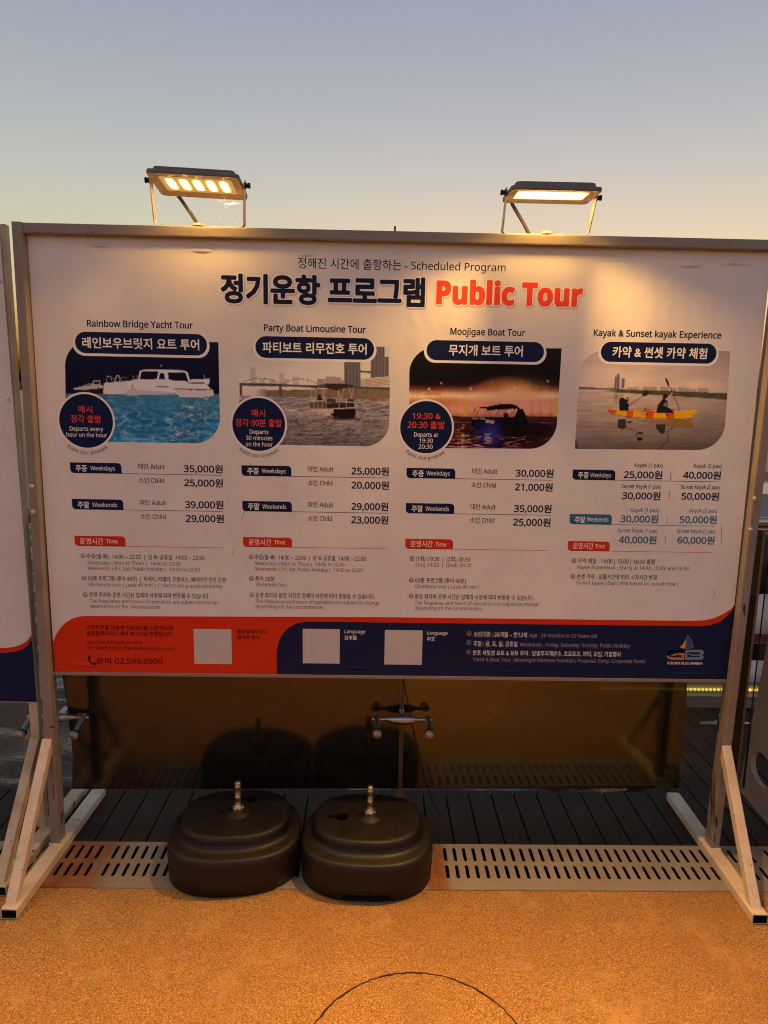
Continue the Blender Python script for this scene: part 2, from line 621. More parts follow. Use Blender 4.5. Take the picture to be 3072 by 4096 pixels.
class Canvas:
    def __init__(self, box, sc=0.5):
        self.x0, self.y0, self.x1, self.y1 = box
        self.sc = sc
        self.w, self.h = int((self.x1 - self.x0) * sc), int((self.y1 - self.y0) * sc)
        self.a = np.zeros((self.h, self.w, 3))
        yy, xx = np.mgrid[0:self.h, 0:self.w]
        self.X = xx / sc + self.x0
        self.Y = yy / sc + self.y0

    def noise(self, sx, sy, seed, octaves=4, rough=0.55):
        out = np.zeros((self.h, self.w))
        amp, tot = 1.0, 0.0
        g = np.random.default_rng(seed)
        for o in range(octaves):
            gx, gy = self.X / sx * 2 ** o, self.Y / sy * 2 ** o
            L = g.random((256, 256))
            ix, iy = np.floor(gx).astype(int), np.floor(gy).astype(int)
            fx, fy = gx - ix, gy - iy
            fx, fy = fx * fx * (3 - 2 * fx), fy * fy * (3 - 2 * fy)
            q = lambda i, j: L[j % 256, i % 256]
            out += amp * ((q(ix, iy) * (1 - fx) + q(ix + 1, iy) * fx) * (1 - fy) + (q(ix, iy + 1) * (1 - fx) + q(ix + 1, iy + 1) * fx) * fy)
            tot += amp
            amp *= rough
        return out / tot

    def blend(self, mask, col):
        col = lin(col) if isinstance(col, tuple) else col
        self.a = self.a * (1 - mask[..., None]) + col * mask[..., None]

    def grad(self, stops):
        ys = [s[0] for s in stops]
        cs = np.array([lin(s[1]) for s in stops])
        for ch in range(3):
            self.a[..., ch] = np.interp(self.Y, ys, cs[:, ch])

    def below(self, y, col, slope=0.0, x0=0.0):
        self.blend(np.clip((self.Y - y - slope * (self.X - x0)) * self.sc + 0.5, 0, 1), col)

    def poly(self, pts, col, alpha=1.0):
        m = np.zeros((self.h, self.w))
        for ox, oy in ((-.25, -.25), (.25, .25), (-.25, .25), (.25, -.25)):
            X, Y = self.X + ox / self.sc, self.Y + oy / self.sc
            ins = np.zeros((self.h, self.w), bool)
            n = len(pts)
            for i in range(n):
                (xa, ya), (xb, yb) = pts[i], pts[(i + 1) % n]
                if ya == yb:
                    continue
                ins ^= ((ya > Y) != (yb > Y)) & (X < (xb - xa) * (Y - ya) / (yb - ya) + xa)
            m += ins / 4
        self.blend(m * alpha, col)

    def line(self, pts, w, col, alpha=1.0):
        m = np.zeros((self.h, self.w))
        for (xa, ya), (xb, yb) in zip(pts, pts[1:]):
            dx, dy = xb - xa, yb - ya
            t = np.clip(((self.X - xa) * dx + (self.Y - ya) * dy) / (dx * dx + dy * dy + 1e-9), 0, 1)
            d = np.hypot(self.X - xa - t * dx, self.Y - ya - t * dy)
            m = np.maximum(m, np.clip((w / 2 - d) * self.sc + 0.5, 0, 1))
        self.blend(m * alpha, col)

    def ell(self, cx, cy, rx, ry, col, alpha=1.0, soft=None):
        d = np.hypot((self.X - cx) / rx, (self.Y - cy) / ry)
        m = np.exp(-(d ** 2) * 2) if soft else np.clip((1 - d) * min(rx, ry) * self.sc + 0.5, 0, 1)
        self.blend(m * alpha, col)

    def sample(self, x, y):
        u = np.clip((x - self.x0) * self.sc - 0.5, 0, self.w - 1.001)
        v = np.clip((y - self.y0) * self.sc - 0.5, 0, self.h - 1.001)
        i, j = u.astype(int), v.astype(int)
        fu, fv = (u - i)[..., None], (v - j)[..., None]
        a = self.a
        return (a[j, i] * (1 - fu) + a[j, i + 1] * fu) * (1 - fv) + (a[j + 1, i] * (1 - fu) + a[j + 1, i + 1] * fu) * fv


def paint_yachts():
    c = Canvas((120, 220, 1590, 1170))
    c.grad([(220, (20, 24, 62)), (700, (14, 17, 46)), (1170, (14, 17, 46))])
    g = Canvas((120, 220, 1590, 1170))
    g.grad([(700, (84, 136, 172)), (760, (54, 134, 182)), (950, (34, 130, 192)), (1170, (44, 146, 204))])
    persp = np.clip((g.Y - 640) / 300, 0.25, 2)
    n1 = g.noise(150, 60, 3, 4)
    n2 = g.noise(70, 34, 9, 3)
    caus = np.exp(-np.abs(n1 - 0.5) * 34) * 0.7 + np.exp(-np.abs(n2 - 0.52) * 22) * 0.45
    wat = g.a * (0.75 + 0.7 * (g.noise(220, 90, 5, 3) - 0.4))[..., None]
    wat = wat + caus[..., None] * np.array([0.26, 0.46, 0.50]) * np.clip(persp, 0.5, 1)[..., None]
    m = np.clip((c.Y - 702) * c.sc, 0, 1)
    c.a = c.a * (1 - m[..., None]) + np.clip(wat, 0, 1) * m[..., None]
    for x, y, s in ((1230, 820, 34), (1300, 830, 30), (1290, 905, 36), (1330, 950, 18), (1090, 940, 20), (1190, 1070, 40), (1130, 1132, 24), (1270, 1110, 14), (1180, 890, 16), (1420, 985, 10), (1380, 890, 26), (690, 915, 22), (1440, 740, 26)):
        for q in range(9):
            c.ell(x + rng.normal(0, s * .55), y + rng.normal(0, s * .25), s * .3, s * .13, (255, 238, 222), 0.85, True)
    W, G = (236, 236, 242), (188, 190, 202)
    c.poly([(203, 655), (490, 640), (490, 702), (270, 692), (235, 678)], (38, 26, 34))
    c.poly([(205, 655), (300, 632), (352, 606), (386, 610), (402, 580), (462, 576), (464, 620), (495, 630), (490, 648), (300, 668), (228, 664)], (196, 190, 190))
    c.poly([(316, 628), (352, 606), (384, 610), (372, 628)], (110, 130, 140))
    c.poly([(394, 616), (408, 586), (456, 584), (456, 614)], (40, 45, 60))
    c.poly([(490, 706), (497, 608), (512, 600), (735, 584), (760, 572), (840, 570), (840, 700)], (226, 227, 235))
    c.poly([(704, 716), (716, 600), (735, 588), (900, 568), (1200, 575), (1300, 600), (1300, 700), (1150, 706)], W)
    c.poly([(704, 716), (710, 660), (900, 672), (1160, 690), (1160, 706)], (204, 206, 218))
    c.poly([(810, 575), (826, 492), (860, 481), (1050, 480), (1235, 488), (1266, 502), (1292, 582)], W)
    for q in ([(826, 570), (838, 502), (862, 494), (1000, 494), (984, 566)], [(1003, 568), (1010, 518), (1024, 508), (1050, 510), (1062, 568)], [(1092, 572), (1084, 504), (1236, 503), (1250, 512), (1272, 582), (1150, 582)]):
        c.poly(q, (18, 20, 46))
    c.poly([(972, 640), (990, 631), (1096, 631), (1090, 646)], (34, 30, 46))
    for xs in ((525, 540, 600), (612, 536, 590), (632, 536, 590), (765, 536, 578), (800, 536, 574)):
        c.line([(xs[0], xs[1]), (xs[0] + rng.normal(0, 8), xs[2])], 4, G)
    c.line([(525, 541), (560, 541), (570, 596)], 3, G)
    c.line([(590, 590), (612, 536), (634, 536), (662, 588)], 4, (220, 220, 228))
    c.line([(560, 560), (760, 548), (805, 536)], 2.4, G, .6)
    c.poly([(1138, 655), (1300, 646), (1500, 660), (1509, 720), (1390, 736), (1190, 730)], (222, 222, 230))
    c.poly([(1150, 655), (1238, 612), (1300, 572), (1470, 564), (1466, 610), (1442, 614), (1482, 660)], W)
    c.poly([(1250, 612), (1305, 596), (1420, 596), (1430, 612)], (120, 124, 140))
    c.line([(1140, 656), (1500, 664)], 4, (120, 40, 50))
    for x in (1300, 1360, 1383, 1406, 1428):
        c.ell(x, 669, 8 if x == 1300 else 6, 5, (34, 34, 54))
    c.line([(1420, 530), (1420, 566)], 4, G)
    c.line([(760, 650), (752, 640), (764, 630), (758, 618)], 6, (40, 36, 60))
    c.line([(744, 657), (786, 659)], 3, (40, 36, 60))
    c.ell(1024, 443, 4, 9, (235, 215, 150))
    return c


def paint_party():
    c = Canvas((120, 260, 1590, 1240))
    c.grad([(260, (206, 206, 208)), (480, (222, 222, 222)), (660, (236, 230, 224)), (745, (224, 218, 216)), (1240, (190, 184, 186))])
    hz = (196, 192, 190)
    for b in ((235, 470, 290), (512, 525, 556), (560, 580, 590), (640, 560, 700), (330, 580, 380), (420, 585, 470)):
        c.poly([(b[0], b[1]), (b[2], b[1]), (b[2], 660), (b[0], 660)], (190, 184, 182), .7)
    for b in ((875, 582, 945), (955, 560, 1050), (1050, 566, 1100), (1100, 590, 1128)):
        c.poly([(b[0], b[1]), (b[2], b[1]), (b[2], 660), (b[0], 660)], (165, 156, 160))
    c.line([(950, 560), (950, 650)], 3, (110, 106, 112))
    for x0, x1, yt in ((1128, 1283, 400), (1380, 1512, 270), (1512, 1552, 372)):
        c.poly([(x0, yt), (x1, yt), (x1, 660), (x0, 660)], (104, 106, 116))
        for q in range(int((x1 - x0) / 16)):
            c.line([(x0 + 8 + q * 16, yt), (x0 + 8 + q * 16, 655)], 4, (70, 72, 84) if q % 2 else (128, 130, 140), .8)
    c.poly([(1283, 500), (1385, 508), (1385, 528), (1283, 522)], (96, 96, 106))
    c.line([(1160, 512), (1200, 512)], 5, (170, 170, 176))
    c.poly([(1283, 580), (1330, 574), (1562, 558), (1562, 664), (1283, 660)], (205, 196, 186))
    for j in range(6):
        for i in range(23):
            c.poly([(1290 + i * 12, 590 + j * 12 - i * .7), (1297 + i * 12, 590 + j * 12 - i * .7), (1297 + i * 12, 597 + j * 12 - i * .7), (1290 + i * 12, 597 + j * 12 - i * .7)], (112, 104, 104), .85)
    tr = c.noise(60, 26, 21, 4)
    tree = np.clip((c.Y - (700 - 36 * tr - np.where(c.X > 850, 14, 0) * 1.0)) / 6, 0, 1) * np.clip((775 - c.Y) / 4, 0, 1) * np.clip((c.X - 280) / 120, 0, 1)
    tc = lin((128, 108, 84)) * (0.6 + 0.9 * (c.noise(26, 18, 4, 4) - .3))[..., None]
    c.blend(tree * .92, tc)
    for cx in (330, 710):
        for s in (0, 1):
            pts = [(cx - 168 + 336 * t, 617 + (cx - 330) * .03 - 46 * (1 - (2 * t - 1) ** 2) + s * 0) for t in np.linspace(0, 1, 20)]
            c.line(pts, 5, (104, 96, 100))
        for t in np.linspace(.08, .92, 9):
            c.line([(cx - 168 + 336 * t, 617 - 46 * (1 - (2 * t - 1) ** 2)), (cx - 168 + 336 * t, 625)], 2.2, (124, 116, 118), .8)
    c.poly([(130, 616), (860, 640), (1290, 654), (1570, 664), (1570, 684), (860, 664), (130, 642)], (84, 80, 90))
    for x in (137, 511):
        c.poly([(x, 640), (x + 26, 640), (x + 26, 742), (x, 735)], (92, 86, 92))
    wy = 738 + (c.X - 130) * 0.026
    n = c.noise(90, 13, 31, 4, .7)
    n2 = c.noise(26, 7, 37, 3, .7)
    k = np.clip((c.Y - 740) / 450, 0, 1)
    nn_ = np.clip((0.55 * n + 0.45 * n2 - .5) * 2.6 + .5, 0, 1)
    wat = lin((196, 190, 200)) * (1.0 - 0.52 * k)[..., None] * (0.16 + .95 * nn_)[..., None]
    c.blend(np.clip((c.Y - wy) / 4, 0, 1), wat)
    foam = np.clip(c.noise(40, 12, 41, 4, .7) * 2.2 - .75, 0, 1)
    env = np.exp(-(((c.X - 880) / 180) ** 2 + ((c.Y - 900) / 26) ** 2)) + .8 * np.exp(-(((c.X - 620) / 140) ** 2 + ((c.Y - 872) / 11) ** 2))
    c.blend(np.clip(foam * env * 1.5, 0, 1), (226, 208, 196))
    D = (40, 32, 34)
    c.ell(1130, 955, 120, 22, (36, 28, 32), .8)
    c.poly([(1015, 870), (1238, 862), (1240, 900), (1228, 948), (1120, 962), (1020, 935), (985, 905)], (30, 22, 26))
    c.poly([(765, 884), (1030, 862), (1025, 905), (980, 912), (900, 905)], (196, 184, 176))
    c.poly([(795, 800), (880, 796), (1050, 808), (1222, 800), (1228, 854), (1000, 864), (800, 862)], (92, 82, 80))
    c.poly([(960, 812), (1222, 806), (1226, 850), (962, 858)], (52, 44, 48))
    for x in (800, 840, 880, 920, 958, 1080, 1150):
        c.line([(x, 800), (x, 860)], 4, (190, 182, 178))
    c.line([(795, 800), (960, 786), (960, 806), (1222, 800)], 5, (202, 194, 188))
    c.line([(795, 862), (1000, 866), (1240, 854)], 7, (206, 198, 190))
    c.poly([(960, 772), (1045, 768), (1052, 806), (962, 808)], (74, 66, 66))
    c.poly([(1060, 772), (1150, 768), (1152, 800), (1062, 804)], (150, 140, 140))
    c.poly([(1160, 772), (1222, 768), (1224, 800), (1158, 800)], (70, 62, 64))
    c.poly([(812, 672), (850, 650), (940, 628), (1080, 622), (1200, 636), (1232, 658), (1195, 656), (1060, 692), (950, 668), (870, 664)], (62, 46, 46))
    c.poly([(812, 672), (850, 650), (940, 632), (955, 668), (870, 664)], (90, 72, 66))
    for q in ([(820, 672), (824, 800)], [(868, 668), (846, 790)], [(914, 668), (936, 778)], [(948, 668), (934, 778)], [(1072, 690), (1068, 770)], [(1072, 690), (1095, 770)], [(1128, 676), (1098, 770)], [(1170, 660), (1205, 766)], [(1220, 660), (1196, 766)]):
        c.line(q, 5, (196, 188, 182))
    c.ell(893, 742, 14, 13, D)
    c.poly([(872, 785), (876, 756), (904, 752), (926, 770), (926, 785)], D)
    return c


def paint_night():
    c = Canvas((120, 280, 1600, 1260))
    c.grad([(280, (28, 26, 30)), (600, (20, 16, 20)), (700, (66, 18, 22)), (760, (120, 50, 40)), (1000, (46, 16, 28)), (1260, (22, 10, 20))])
    n = c.noise(180, 150, 51, 4)
    top = 640 - 90 * np.exp(-((c.X - 1130) / 170) ** 2) - 60 * np.exp(-((c.X - 900) / 150) ** 2) + 60 * (n - .5)
    up = np.clip((c.Y - top) / 110, 0, 1) * np.clip((1000 - c.Y) / 200, 0, 1)
    c.blend(up * .85, np.stack([0.62 + 0 * n, 0.09 + 0.16 * n, 0.05 + 0.06 * n], -1) * np.clip((c.X - 120) / 500, .55, 1)[..., None])
    ray_n = c.noise(16, 900, 61, 3)
    core = np.exp(-((c.Y - 752 - 30 * (n - .5)) / 42) ** 2) * (0.55 + .6 * np.exp(-((c.X - 1050) / 330) ** 2)) * (0.7 + .5 * ray_n)
    c.blend(np.clip(core * 1.7, 0, 1), (255, 232, 180))
    flare = np.exp(-((c.X - 1150) / 210) ** 2) * np.exp(-((c.Y - 720) / 85) ** 2) * (.6 + .7 * ray_n)
    c.blend(np.clip(flare, 0, 1), (255, 196, 120))
    lower = np.exp(-((c.Y - 850) / 90) ** 2) * np.clip((c.X - 330) / 300, 0, 1)
    c.blend(np.clip(lower * (0.5 + .9 * ray_n) * 1.15, 0, 1), (250, 176, 150))
    lef = np.exp(-((c.Y - 800) / 60) ** 2) * np.exp(-((c.X - 400) / 300) ** 2)
    c.blend(np.clip(lef * .7, 0, 1), (190, 122, 90))
    c.ell(1080, 720, 70, 60, (255, 235, 190), .6, True)
    c.ell(1150, 730, 150, 60, (255, 214, 160), .6, True)
    c.ell(900, 745, 120, 40, (255, 224, 176), .6, True)
    pts = [(275 + 165 * t, 732 - 36 * (1 - (2 * t - 1) ** 2)) for t in np.linspace(0, 1, 16)]
    c.poly(pts, (214, 140, 60), .8)
    for x in (250, 362, 615, 735, 1420, 1480):
        c.ell(x, 748, 44, 12, (255, 240, 205), .95, True)
    for x, y, r in ((437, 621, 6), (322, 678, 9), (718, 676, 9), (915, 617, 4), (1140, 664, 9), (1446, 603, 7), (1408, 704, 5), (488, 744, 6), (570, 745, 6), (190, 745, 5)):
        c.ell(x, y, r * 1.5, r * 1.5, (250, 236, 180), 1, True)
    c.poly([(660, 800), (684, 790), (684, 930), (656, 930)], (214, 190, 40))
    c.poly([(1512, 770), (1542, 770), (1538, 940), (1515, 940)], (226, 204, 40))
    for x in (1370, 1400):
        c.line([(x, 930), (x, 840), (x + 50, 815)], 8, (230, 170, 140), .5)
    c.poly([(500, 930), (740, 940), (740, 990), (500, 985)], (38, 16, 26), .9)
    c.poly([(1240, 930), (1600, 940), (1600, 1000), (1240, 1000)], (46, 18, 30), .9)
    c.line([(520, 985), (1560, 1002)], 4, (180, 120, 110), .6)
    water = np.clip((c.Y - 1000) / 12, 0, 1)
    rp = c.noise(110, 17, 71, 4, .65)
    wl = lin((62, 22, 40)) * (0.3 + 1.2 * rp)[..., None]
    c.blend(water, wl)
    st = np.clip((rp - .56) * 9, 0, 1) * np.clip((c.Y - 1040) / 120, 0, 1)
    xs = np.clip(1.1 - np.abs(c.X - 800) / 420, 0.12, 1)
    c.blend(np.clip(st * xs * 1.1, 0, 1), np.array([.80, .36, .38]))
    c.blend(np.clip((rp - .5) * 8, 0, 1) * np.exp(-((c.X - 640) / 16) ** 2) * np.clip((c.Y - 985) / 30, 0, 1), (226, 190, 90))
    c.blend(np.clip((rp - .5) * 8, 0, 1) * np.exp(-((c.X - 600) / 10) ** 2) * np.clip((c.Y - 985) / 30, 0, 1) * .7, (216, 150, 140))
    B = (16, 11, 18)
    c.ell(980, 1120, 280, 110, (14, 10, 24), .85)
    c.ell(1300, 1080, 200, 90, (16, 10, 18), .8)
    c.poly([(735, 960), (760, 936), (1000, 945), (1130, 940), (1170, 850), (1230, 900), (1260, 990), (1240, 1060), (1060, 1120), (850, 1090), (735, 1040), (715, 1000)], B)
    c.poly([(750, 852), (880, 842), (980, 822), (1080, 815), (1150, 830), (1178, 862), (1140, 866), (1010, 872), (880, 880), (860, 862)], B)
    for q in ([(752, 856), (756, 940)], [(756, 860), (800, 940)], [(806, 864), (760, 940)], [(870, 872), (905, 936)], [(905, 876), (890, 890)], [(984, 876), (950, 930)], [(1010, 872), (1050, 930)], [(1052, 868), (1040, 930)], [(1140, 864), (1080, 945)], [(1130, 868), (1120, 945)]):
        c.line(q, 5, B)
    c.ell(1195, 888, 24, 26, B)
    c.ell(1052, 925, 26, 22, B)
    c.ell(900, 1100, 120, 130, (60, 60, 190), .7, True)
    c.poly([(735, 948), (785, 944), (785, 966), (732, 964)], (150, 120, 110))
    c.poly([(858, 966), (940, 976), (938, 1006), (858, 996)], (206, 160, 150))
    c.line([(806, 955), (850, 958)], 12, (170, 140, 150))
    for i in range(9):
        y = 1100 + i * 11
        c.line([(850 + rng.normal(0, 8), y), (905 + rng.normal(0, 14), y + rng.normal(0, 3))], 5, (205, 190, 205), .75)
    for i in range(22):
        x, y = rng.uniform(1010, 1250) - i * 2, rng.uniform(1120, 1225)
        c.line([(x, y), (x + rng.uniform(25, 70), y + rng.normal(0, 5))], 3.4, (226, 140, 140), .55)
    for i in range(26):
        x, y = rng.uniform(500, 860), rng.uniform(1120, 1232)
        c.line([(x, y), (x + rng.uniform(25, 70), y + rng.normal(0, 4))], 3.6, (232, 150, 150), .6)
    return c


def paint_kayak():
    c = Canvas((80, 300, 1590, 1270))
    c.grad([(300, (176, 168, 168)), (450, (200, 190, 190)), (640, (232, 214, 206)), (1270, (150, 140, 134))])
    cl = c.noise(320, 70, 81, 4)
    c.a *= (0.84 + 0.36 * cl)[..., None] * np.clip(1.08 - (c.X - 80) / 6500, .8, 1.1)[..., None]
    for x0, x1, y in ((470, 488, 560), (488, 520, 533), (536, 568, 574)):
        c.poly([(x0, y), (x1, y), (x1 - 6, 672), (x0 - 4, 672)], (120, 126, 138))
        c.line([((x0 + x1) / 2, y + 6), ((x0 + x1) / 2 - 4, 668)], 5, (92, 98, 114), .7)
    for b in ((590, 660), (660, 700), (735, 800), (800, 870), (900, 985), (1000, 1055), (1070, 1130), (1135, 1180), (1180, 1240), (1255, 1300), (1300, 1360)):
        y = 650 + (b[0] - 590) * .034 + rng.uniform(-6, 10)
        c.poly([(b[0], y), (b[1], y + 2), (b[1], 720), (b[0], 720)], (186, 168, 156))
        for q in range(int((b[1] - b[0]) / 9)):
            c.line([(b[0] + 4 + q * 9, y + 3), (b[0] + 4 + q * 9, 700)], 2.4, (146, 130, 124), .55)
    for x in (345, 415, 450, 1130):
        c.line([(x, 635), (x, 668)], 6 if x < 1000 else 3, (168, 158, 156), .8)
    g = c.noise(46, 22, 85, 4)
    bank_t = 668 + (c.X - 130) * .038 - 14 * g
    wl = 684 + (c.X - 130) * .066
    c.blend(np.clip((c.Y - bank_t) / 4, 0, 1) * np.clip((c.X - 300) / 200, 0, 1), lin((84, 84, 66)) * (0.6 + .8 * g)[..., None])
    c.poly([(130, 656), (520, 672), (520, 682), (130, 680)], (110, 110, 120))
    k = np.clip((c.Y - 690) / 560, 0, 1)
    n = c.noise(190, 15, 88, 4, .6)
    n2 = c.noise(420, 80, 89, 3)
    wat = (lin((214, 196, 186)) * (1 - k)[..., None] + lin((112, 102, 98)) * k[..., None]) * (0.50 + .98 * (.6 * n + .4 * n2))[..., None] * np.clip(1.06 - (c.X - 300) / 3800, .72, 1.1)[..., None]
    c.blend(np.clip((c.Y - wl) / 4, 0, 1), wat)
    for i in range(14):
        y = 705 + i * 8
        c.line([(466 + rng.normal(0, 6), y), (500 + rng.normal(0, 6), y)], 6, (104, 102, 108), .55)
        if i < 6:
            c.line([(526, y), (552, y)], 5, (104, 102, 108), .4)
    for i in range(60):
        x, y = rng.uniform(110, 1500), rng.uniform(880, 1230)
        c.line([(x, y), (x + rng.uniform(30, 130), y + rng.normal(0, 7))], 4, (84, 74, 72), .35)
    D = (34, 32, 40)
    # reflection in the water, part of the picture
    c.poly([(640, 975), (900, 970), (1200, 965), (1230, 1052), (1010, 1040), (820, 1000)], (150, 110, 40), .75)
    c.poly([(500, 965), (575, 960), (580, 1040), (545, 1060), (495, 1040)], D, .9)
    c.poly([(855, 1010), (955, 1010), (945, 1095), (905, 1100), (870, 1060)], D, .9)
    c.line([(578, 1045), (660, 1070), (690, 1095), (670, 1110), (700, 1150)], 6, D)
    c.ell(712, 1096, 32, 10, D)
    c.ell(708, 1150, 28, 18, D)
    c.line([(1025, 1040), (965, 1080), (980, 1165), (920, 1215), (892, 1250)], 7, D)
    c.ell(610, 990, 28, 12, D, .8)
    # kayak
    c.poly([(400, 874), (415, 862), (510, 866), (860, 884), (1040, 890), (1200, 876), (1252, 876), (1248, 896), (1190, 950), (1080, 958), (760, 952), (560, 934), (440, 912), (404, 892)], (235, 184, 30))
    for x0, x1 in ((400, 480), (585, 650), (770, 840), (965, 1040)):
        c.poly([(x0, 868), (x1, 868), (x1 - 6, 956), (x0 - 6, 956)] if x0 > 400 else [(400, 874), (415, 862), (500, 866), (470, 918), (440, 912), (404, 892)], (214, 62, 40), .85)
    c.line([(440, 914), (560, 938), (760, 956), (1080, 962), (1190, 954)], 6, (120, 80, 30), .8)
    c.line([(430, 866), (860, 884), (1040, 892), (1250, 877)], 6, (250, 214, 90))
    c.poly([(770, 880), (860, 884), (850, 904), (760, 898)], (220, 70, 46))
    c.line([(730, 912), (790, 914)], 7, D)
    c.ell(966, 920, 14, 8, D)
    # paddlers
    c.poly([(512, 770), (540, 756), (592, 766), (606, 800), (600, 888), (515, 882)], D)
    c.ell(580, 750, 26, 24, (216, 210, 208))
    c.ell(590, 764, 16, 14, (160, 126, 108))
    c.line([(596, 806), (650, 800), (690, 772)], 15, (206, 160, 132))
    c.line([(610, 876), (680, 868), (720, 892), (760, 884)], 20, (200, 150, 122))
    c.line([(748, 886), (770, 858)], 10, (70, 50, 46))
    c.line([(606, 836), (690, 775), (740, 738)], 6, D)
    c.poly([(728, 740), (742, 702), (775, 686), (798, 696), (790, 730), (750, 750)], (46, 46, 52))
    c.ell(950, 752, 26, 24, D)
    c.poly([(862, 900), (880, 830), (925, 770), (955, 768), (975, 800), (970, 850), (1000, 862), (1038, 906), (950, 908)], D)
    c.poly([(930, 830), (952, 800), (968, 815), (960, 848)], (96, 140, 176))
    c.line([(958, 775), (1000, 740), (1018, 714)], 14, (216, 170, 144))
    c.line([(972, 812), (1066, 820)], 13, (210, 164, 140))
    c.line([(966, 610), (1022, 720), (1086, 878)], 6, D)
    c.poly([(946, 570), (962, 572), (985, 620), (990, 660), (972, 645), (956, 610)], (52, 54, 62))
    c.line([(100, 1180), (112, 1230)], 22, (60, 50, 46), .8)
    return c


def photo(name, cv, Zp, prof, parent, nx=250, ny=165):
    """cv: canvas; prof(t) -> (left, right) edge in zoom units for row t; prints the picture on the sheet"""
    verts = np.zeros((ny + 1, nx + 1, 3))
    cols = np.zeros((ny + 1, nx + 1, 3))
    for j in range(ny + 1):
        L, Rr = prof(j / ny)
        u = np.linspace(0, 1, nx + 1)
        xs = L[0] + (Rr[0] - L[0]) * u
        ys = L[1] + (Rr[1] - L[1]) * u
        cols[j] = cv.sample(xs, ys)
        px, py = Zp(xs, ys)
        d = AF[None] + AR[None] * ((px - CX) / FPX)[:, None] - AU[None] * ((py - CY) / FPX)[:, None]
        t = (0 - CAM[1]) / d[:, 1]
        P = CAM[None] + t[:, None] * d
        verts[j] = np.stack([P[:, 0], np.full(nx + 1, -LAYER * 1), P[:, 2]], -1)
    idx = np.arange((nx + 1) * (ny + 1)).reshape(ny + 1, nx + 1)
    faces = np.stack([idx[:-1, :-1], idx[1:, :-1], idx[1:, 1:], idx[:-1, 1:]], -1).reshape(-1, 4)
    me = bpy.data.meshes.new(name)
    me.from_pydata(verts.reshape(-1, 3).tolist(), [], faces.tolist())
    me.materials.append(M['photo'])
    at = me.color_attributes.new('print', 'FLOAT_COLOR', 'POINT')
    buf = np.ones((len(me.vertices), 4), np.float32)
    buf[:, :3] = np.clip(cols.reshape(-1, 3), 0, 1)
    at.data.foreach_set('color', buf.ravel())
    me.update()
    o = bpy.data.objects.new(name, me)
    COL.objects.link(o)
    o.parent = parent
    return o


def profile(TL, TR, BR, BL, rad):
    """quadrilateral with large rounded top-left and bottom-right corners (zoom units)"""
    TL, TR, BR, BL = map(np.array, (TL, TR, BR, BL))
    H = BL[1] - TL[1]

    def f(t):
        # finer rows inside the curves
        t = 0.5 - 0.5 * math.cos(math.pi * t)
        L = TL + (BL - TL) * t
        Q = TR + (BR - TR) * t
        yl = t * H
        if yl < rad:
            L = L + np.array([rad - math.sqrt(max(rad * rad - (rad - yl) ** 2, 0)), 0])
            L[1] = L[1] + (TR[1] - TL[1]) * 0
        yb = (1 - t) * H
        if yb < rad:
            Q = Q - np.array([rad - math.sqrt(max(rad * rad - (rad - yb) ** 2, 0)), 0])
        # keep the row straight when its ends are cut back
        full_l, full_r = TL + (BL - TL) * t, TR + (BR - TR) * t
        g = lambda p: (p[0], full_l[1] + (full_r[1] - full_l[1]) * (p[0] - full_l[0]) / (full_r[0] - full_l[0]))
        return g(L), g(Q)
    return f

# ------------------------------------------------------------------ main notice board
board = tag(empty('notice_board'), 'wide white notice board with tour prices, four photographs and red and navy footer', 'notice board')


def tube_thing(name, parent, p0, p1, w, h, m, **kw):
    mb = MB()
    beam(mb, p0, p1, w, h, m, **kw)
    return mb.build(name, parent)


PT = M['paint']
tube_thing('post', board, (-1.242, -0.002, 0.035), (-1.236, -0.002, 2.2215), 0.033, 0.055, M['post_paint'])
tube_thing('post', board, (1.226, -0.002, 0.035), (1.253, -0.002, 2.2215), 0.033, 0.055, M['post_paint'])
tube_thing('foot', board, (-1.2425, -0.365, 0.0185), (-1.2235, 0.345, 0.0185), 0.053, 0.035, PT, hollow=0.09, dark=M['dark'])
tube_thing('foot', board, (1.212, -0.370, 0.0185), (1.2255, 0.345, 0.0185), 0.053, 0.035, PT, hollow=0.09, dark=M['dark'])
for (xa, xb) in ((-1.2485, -1.2475), (1.213, 1.2265)):
    tube_thing('brace', board, (xa, -0.325, 0.036), (xb, -0.045, 0.405), 0.035, 0.034, PT,
               cut0=((0, 0, 0.036), (0, 0, 1)), cut1=((0, -0.0296, 0), (0, 1, 0)))
# welds: rough beads where foot, brace and post meet
for x, y in ((-1.242, 0.0), (1.2265, 0.0)):
    mb = MB()
    for i in range(26):
        a = i / 26 * 2 * math.pi
        px = x + max(-1, min(1, 1.4 * math.cos(a))) * 0.0185
        py = y - 0.002 + max(-1, min(1, 1.4 * math.sin(a))) * 0.0295
        r = rng.uniform(0.0025, 0.0045)
        mb.lathe((px, py, 0.0345), (rng.normal(0, .3), rng.normal(0, .3), 1), [(0, r * 1.4), (r * .6, r * 1.1), (r, r * .3)], PT, 7)
    mb.build('weld_bead', board)
for x in (-1.2485, 1.213):
    mb = MB()
    for i in range(14):
        r = rng.uniform(0.0025, 0.0045)
        mb.lathe((x - 0.0175 + 0.035 * i / 13, -0.347 + rng.normal(0, .0012), 0.0345), (0, 0, 1), [(0, r * 1.4), (r * .6, r * 1.1), (r, r * .3)], PT, 7)
    mb.build('weld_bead', board)
# rails
tube_thing('top_rail', board, (-1.2205, 0.002, 2.2045), (1.2365, 0.002, 2.2045), 0.052, 0.033, M['rail'], side=(0, 1, 0))
tube_thing('bottom_rail', board, (-1.2235, 0.014, 0.690), (1.2165, 0.014, 0.690), 0.03, 0.013, M['rail'], side=(0, 1, 0))
